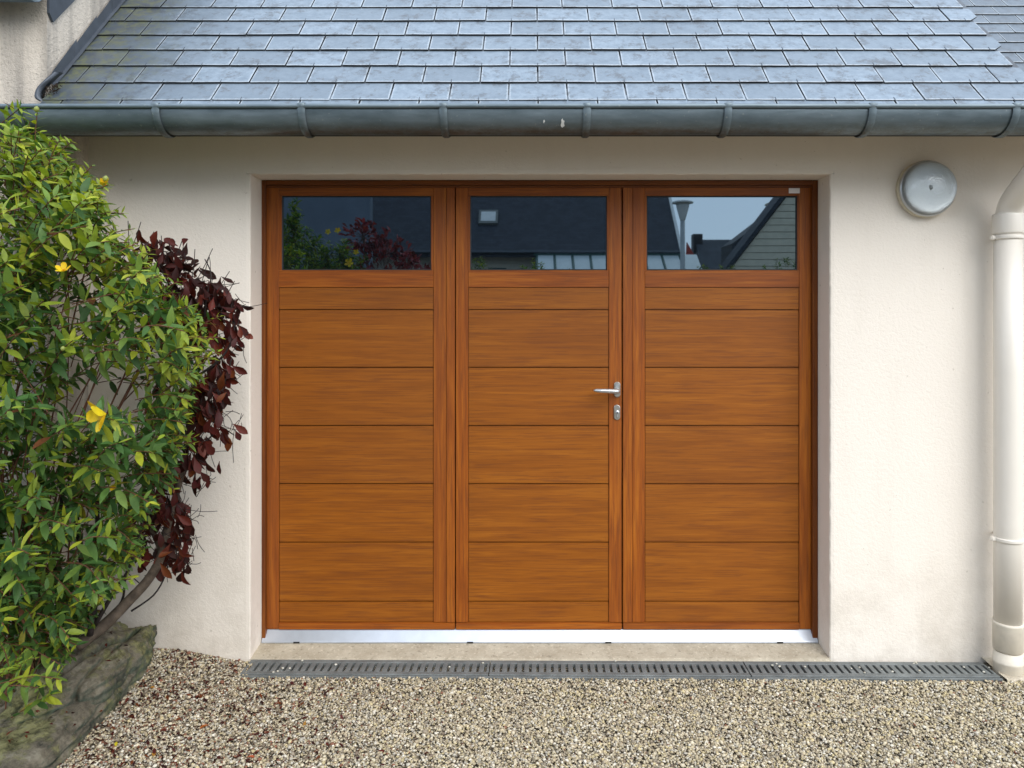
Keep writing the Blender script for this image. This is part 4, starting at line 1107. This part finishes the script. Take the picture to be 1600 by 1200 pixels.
for o in S.objects:
    if o.name.startswith('boulder'):
        b0 = len(bv); bv += [v.co.copy() for v in o.data.vertices]; bf += [tuple(b0 + q for q in f.vertices) for f in o.data.polygons]
bvh = BVHTree.FromPolygons(bv, bf)
for i in range(700):
    x = rr.uniform(-2.2, -1.47); y = rr.uniform(-1.2, -.02)
    if noise.noise(Vector((x * 4, y * 4, 9))) < 0.0 and y < -.12: continue
    hit, nn, _, _ = bvh.ray_cast(Vector((x, y, 1.0)), Vector((0, 0, -1)))
    if hit is None or nn.z < .55: continue
    lv.append((hit + nn * .004, rnd_dir(rr) * Vector((1, 1, .25)), nn + rnd_dir(rr) * .3, rr.uniform(.006, .022), rr.choice([0, 1, 2, 3, 3, 4, 5, 5])))
VV = []; FF = []; TT = []
for pos, d, up, ln, ti in lv:
    V, Fc, m = rr.choice(LP[ti]); M = frame_of(d, up); b = len(VV); VV += [tuple(M @ (v * ln) + pos) for v in V]; FF += [tuple(b + q for q in f) for f in Fc]; TT += [PTINT[ti]] * len(V)
o = place('leaf_litter', np_mesh('leaf_litter', np.array(VV), np.array(FF), np.array(TT), M_PLEAF)); props(o, 'dark red leaf litter scattered over the gravel', 'leaf litter', kind='stuff')

# ------------------------------------------------------------------ what stands across the street (seen mirrored in the panes)
M_FSL = NT('far_slate'); _v = M_FSL.co()
_b = M_FSL.new('ShaderNodeTexBrick'); _b.inputs['Scale'].default_value = 4.2; _b.inputs['Mortar Size'].default_value = 0.012
_b.inputs['Color1'].default_value = (0.030, 0.036, 0.048, 1); _b.inputs['Color2'].default_value = (0.050, 0.058, 0.075, 1); _b.inputs['Mortar'].default_value = (0.012, 0.014, 0.018, 1)
_mp = M_FSL.co((1, 1, 1)); _sw = M_FSL.new('ShaderNodeCombineXYZ'); _sx = M_FSL.sep(_mp); M_FSL.l(_sx[0], _sw.inputs[0]); M_FSL.l(_sx[2], _sw.inputs[1])
M_FSL.l(_sw.outputs[0], _b.inputs['Vector'])
_c = M_FSL.mix(M_FSL.ramp(M_FSL.noise(_v, 6, 7, 0.8), [(0.64, 0.0), (0.72, 0.6)]), _b.outputs['Color'], (0.14, 0.15, 0.16))
M_FSL.set(_c, 0.7, 0, 0.3); M_FSL = M_FSL.m
M_FW = simple('far_cream_wall', (0.74, 0.67, 0.54), 0.9); M_GRN = simple('dark_green_frame', (0.02, 0.085, 0.075), 0.5)
M_FP = simple('conservatory_panel', (0.62, 0.68, 0.68), 0.35, 0, 0.5, 0.1); M_RED = simple('red_board', (0.42, 0.05, 0.035), 0.6)
M_SID = simple('cream_siding', (0.78, 0.71, 0.55), 0.75); M_WHT = simple('white_paint', (0.75, 0.76, 0.74), 0.4)
EYE = 2 * GY - CY
def prism_y(name, prof, y0, y1, mat, parent=None):
    n = len(prof); V = [(x, y0, z) for x, z in prof] + [(x, y1, z) for x, z in prof]
    Fc = [tuple(range(n)), tuple(range(n, 2 * n))[::-1]] + [(i, n + i, n + (i + 1) % n, (i + 1) % n) for i in range(n)]
    m = mesh(name, V, Fc, mat); bm = bmesh.new(); bm.from_mesh(m); bmesh.ops.recalc_face_normals(bm, faces=bm.faces); bm.to_mesh(m); bm.free()
    return place(name, m, parent)
y16 = EYE - 16
ha = thing('slate_roof_house', 'long house with dark slate roof, skylight and lean-to conservatory across the street', 'house', (-2, y16 - 4, 0))
prism_x('wall', [(y16 - .35, -.1), (y16 - .35, 2.75), (y16 - 4.35, 6.6), (y16 - 8.3, 2.75), (y16 - 8.3, -.1)], -8.0, 3.0, M_FW, ha)
rfa = prism_x('roof', [(y16, 2.78), (y16 - 4.3, 7.08), (y16 - 8.6, 2.78), (y16 - 8.6, 2.66), (y16 - 4.3, 6.93), (y16, 2.66)], -8.2, 3.22, M_FSL, ha)
box('gutter', -3.4, 3.22, y16 - .02, y16 + .08, 2.74, 2.80, M_ZINCD, ha, .02)
prism_x('verge_trim', [(y16 + .01, 2.80), (y16 - 4.3, 7.12), (y16 - 4.3, 7.02), (y16 + .01, 2.69)], 3.225, 3.29, M_WHT, ha)
# projecting wing at its left
box('slate_hung_wing', -9.5, (578 - PX) * 14.4 / F, y16 + 1.35, y16 + 1.6, -.1, 6.3, simple('pale_slate_cladding', (0.15, 0.185, 0.235), 0.7, 0, 0.3, 0.2, 3), ha, 0.02)
# skylight
s_ = 0.86; cx_, cy_, cz_ = -0.96, y16 - s_, 2.78 + s_
def on_roof(x, s, n=0): return Vector((x, y16 - s, 2.78 + s)) + Vector((0, 0.7071, 0.7071)) * n
def slab(name, x0, x1, s0, s1, n0, n1, mat, parent):
    a = [on_roof(x0, s0, n0), on_roof(x1, s0, n0), on_roof(x1, s1, n0), on_roof(x0, s1, n0)]; b = [on_roof(x0, s0, n1), on_roof(x1, s0, n1), on_roof(x1, s1, n1), on_roof(x0, s1, n1)]
    return place(name, mesh(name, a + b, [(3, 2, 1, 0), (4, 5, 6, 7), (0, 1, 5, 4), (1, 2, 6, 5), (2, 3, 7, 6), (3, 0, 4, 7)], mat), parent)
sky_w = slab('skylight', -1.19, -0.76, .66, 1.00, .0, .06, simple('skylight_frame', (0.16, 0.17, 0.16), 0.5), ha)
slab('skylight_pane', -1.14, -0.81, .71, .95, .061, .066, M_WHT, sky_w)
# house window
hw = box('window', -.95, -.55, y16 - .40, y16 - .33, 1.3, 2.45, M_GRN, ha)
box('pane', -.91, -.59, y16 - .325, y16 - .32, 1.35, 2.40, M_BLACK, hw)
# conservatory: sloping glazed roof with green bars
cons = box('conservatory', .10, 3.25, y16 - .34, y16 + 1.4, -.05, .6, M_GRN, ha)
for i in range(9):
    x = .13 + i * .385
    a = [Vector((x, y16 + .02, 2.72)), Vector((x + .37, y16 + .02, 2.72)), Vector((x + .37, y16 + 1.4, 1.75)), Vector((x, y16 + 1.4, 1.75))]
    place('pane', mesh('pane', a + [p - Vector((0, 0, .02)) for p in a], [(0, 1, 2, 3), (7, 6, 5, 4), (0, 4, 5, 1), (1, 5, 6, 2), (2, 6, 7, 3), (3, 7, 4, 0)], M_FP), cons)
    tube('glazing_bar', [(x - .01, y16 + .0, 2.73), (x - .01, y16 + 1.42, 1.77)], .028, M_GRN, cons, 6)
box('header', .05, 3.3, y16 + .0, y16 + .06, 2.70, 2.735, M_GRN, cons)
# street lamp
lp = RF(1067, 318, 12.0)
sl_ = thing('street_lamp', 'grey street lamp with flat disc head across the drive', 'street lamp', (lp.x, lp.y, 0))
M_GREYP = simple('grey_paint', (0.45, 0.48, 0.48), 0.5)
tube('pole', [(lp.x, lp.y, 0), (lp.x, lp.y, 1.2), (lp.x, lp.y, lp.z - .14)], [.055, .045, .038], M_GREYP, sl_, 12)
lathe('lamp_head', [(.035, -.28), (.05, -.24), (.10, -.06), (.11, 0.0)], lp, (0, 0, 1), M_WHT, sl_, 20)
lathe('lamp_shade', [(.11, 0), (.17, .005), (.165, .03), (.06, .06), (.001, .065)], lp, (0, 0, 1), M_WHT, sl_, 24)
# gabled cream house at the right with lap siding
yg = EYE - 14
hb = thing('cream_gable_house', 'cream house with horizontal siding on its gable across the street', 'house', (6.1, yg - 3, 0))
def gw(x0, z0, slope=1.30, apex=6.1): return apex - (5.27 - z0) / slope
ax_, az_ = 6.1, 5.30; slp = 1.30
z = 0.0
while z < az_ - .02:
    z1 = min(z + .13, az_ - .01)
    hwid = lambda q: min((az_ - q) / slp, 3.0)
    a, b = hwid(z), hwid(z1)
    prism_y('siding_board', [(ax_ - a, z), (ax_ + a, z), (ax_ + b, z1 - .012), (ax_ - b, z1 - .012)], yg + .02, yg - .02, M_SID, hb)
    z += .13
prism_y('wall', [(ax_ - 3, 0), (ax_ + 3, 0), (ax_ + 3, az_ - 3.9), (ax_, az_ - .03), (ax_ - 3, az_ - 3.9)], yg - .05, yg - .5, M_FW, hb)
prism_y('roof', [(ax_ - 3.2, az_ - 4.16 + .05), (ax_, az_ + .05), (ax_ + 3.2, az_ - 4.16 + .05), (ax_ + 3.2, az_ - 4.05 + .05), (ax_, az_ + .17), (ax_ - 3.2, az_ - 4.05 + .05)], yg + .08, yg - .55, M_FSL, hb)
# dark roof behind it
hc = thing('dark_roof_house', 'dark slate roof rising behind the cream gable house', 'house', (7, EYE - 22, 0))
q0 = RF(1145, 380, 20); q1 = RF(1226, 318, 20)
prism_y('roof', [(q0.x, q0.z), (q1.x + .9, q1.z + .9 * (q1.z - q0.z) / (q1.x - q0.x)), (q1.x + 5, q0.z - 1), (q0.x, q0.z - 1)], EYE - 20, EYE - 21.2, M_FSL, hc)
prism_y('wall', [(q0.x, 0), (q0.x, q0.z - 1.02), (q1.x + 5, q0.z - 1.02), (q1.x + 5, 0)], EYE - 20.2, EYE - 21.1, M_FW, hc)
cq = RF(1213, 330, 19.9)
ck = box('chimney', cq.x - .12, cq.x + .12, cq.y - .3, cq.y - .05 + .2, cq.z - .3, cq.z + .18, M_FW, hc, .01)
box('chimney_cap', cq.x - .2, cq.x + .2, cq.y - .35, cq.y + .2, cq.z + .182, cq.z + .24, M_FW, ck, .01)
# far low roof with ridge
hd_ = thing('far_grey_house', 'low far house with plain grey slate roof between the other two', 'house', (5.5, EYE - 32, 0))
r0 = RF(1086, 374, 28); r1 = RF(1180, 378, 28)
prism_x('roof', [(r0.y + 3, r0.z - 3), (r0.y, r0.z), (r0.y - 3, r0.z - 3)], r0.x, r1.x + 2, simple('far_grey_slate', (0.075, 0.085, 0.10), 0.7, 0, 0.3, 0.4, 3), hd_)
box('wall', r0.x, r1.x + 2, r0.y - 2.9, r0.y + 2.9, -.1, r0.z - 3.02, M_FW, hd_)
box('chimney', r0.x - .1, r0.x + .25, r0.y - .2, r0.y + .2, r0.z - .5, r0.z + .2, M_BLACK, hd_, .01)
# red bargeboard gable
he = thing('red_trimmed_house', 'small house with red bargeboard and green wall', 'house', (4.3, EYE - 21, 0))
e0 = RF(1074, 378, 19); e1 = RF(1100, 425, 19); sl2 = (e0.z - e1.z) / (e1.x - e0.x)
prism_y('bargeboard', [(e0.x, e0.z), (e0.x + 2, e0.z - 2 * sl2), (e0.x + 1.85, e0.z - 2 * sl2 - .1), (e0.x - .02, e0.z - .35)], EYE - 19, EYE - 19.1, M_RED, he)
prism_y('wall', [(e0.x - .3, 0), (e0.x - .3, e0.z - .5), (e0.x, e0.z - .3), (e0.x + 1, max(e0.z - .3 - sl2, .1)), (e0.x + 1.1, 0)], EYE - 19.12, EYE - 21, M_GRN, he)

# shrubs of the bed beside and behind the camera
def far_bush(label, name, boxes, kind, n, seed, lsz, ptint=None, flowers=(), stemc=M_STEM, group=None):
    rr = random.Random(seed); L = []; st = []
    t = thing(name, label, 'shrub', (boxes[0][0].x, boxes[0][0].y, 0), group)
    for c, r, m in boxes:
        for _ in range(int(n * m)):
            d = rnd_dir(rr); d.z = d.z * 1.0
            tip = c + Vector((d.x * r.x, d.y * r.y, d.z * r.z)) * rr.uniform(.6, 1.05)
            if tip.z < 0.1: continue
            if kind == 'green': hyper_shoot(tip, d + Vector((0, 0, .5)), .2, L, st, rr, .45, lsz, 7)
            else:
                for _k in range(7):
                    L.append((tip + rnd_dir(rr) * .05, d + Vector((0, 0, .2)) + rnd_dir(rr) * .7, rnd_dir(rr) + Vector((0, 0, .6)), lsz * rr.uniform(.7, 1.2), rr.choice([0, 1, 2, 4])))
                st.append(([tip - d * .2, tip - d * .1, tip], .002))
    b = Vector((boxes[0][0].x, boxes[0][0].y, 0))
    for c, r, m in boxes: tube('branch', spline([b, (b + c) / 2 + Vector((.05, 0, 0)), c], 4), .014, M_BARK, t, 6)
    add_stems('twig', st, stemc, t)['kind'] = 'stuff'
    vs, ts, mt = (LG, GTINT, M_LEAF) if kind == 'green' else (LR, RTINT, M_PLEAF)
    build_foliage(t, L, vs, ts, mt, 0)
    for p, r in flowers: petals(t, p, Vector((0, 1, .3)), r, rr, 5, .15)
RTINT = [(0.20, 0.018, 0.030), (0.28, 0.03, 0.045), (0.12, 0.012, 0.02), (0.1, 0.02, 0.02), (0.36, 0.05, 0.07), (0.1, 0.02, 0.02)]
LR = leaf_variants('purple', RTINT, M_PLEAF)
c1 = RF(455, 430, 7.2); c2 = RF(530, 452, 7.0)
far_bush('tall green flowering shrub left of the viewer, mirrored in left pane', 'hypericum_shrub', [(c1, Vector((.42, .4, .62)), 1), (c2, Vector((.36, .35, .48)), .8), (RF(458, 345, 7.2), Vector((.12, .12, .25)), .05)], 'green', 300, 3, .065,
         flowers=[(RF(512, 362, 6.7), .03), (RF(527, 360, 6.7), .032), (RF(556, 394, 6.6), .03), (RF(545, 411, 6.5), .045)])
c3 = RF(600, 430, 7.4); c4 = RF(640, 455, 7.4)
far_bush('crimson-leaved shrub beyond the green one, mirrored in left pane', 'red_shrub', [(c3, Vector((.33, .3, .42)), 1), (c4, Vector((.30, .3, .36)), .8), (RF(567, 370, 7.4), Vector((.14, .12, .13)), .25)], 'red', 90, 4, .075)
far_bush('low dark hedge shrub before the far wall, mirrored in middle pane', 'hedge_shrub', [(RF(750, 440, 9), Vector((.35, .3, .30)), 1), (RF(850, 444, 9), Vector((.40, .3, .34)), 1), (RF(905, 448, 9), Vector((.3, .3, .24)), .7)], 'green', 60, 6, .06)
far_bush('rounded dark shrub below the cream gable, mirrored in right pane', 'hedge_shrub', [(RF(1120, 440, 12), Vector((.6, .4, .32)), 1), (RF(1240, 442, 12), Vector((.7, .4, .45)), 1)], 'green', 60, 8, .07)
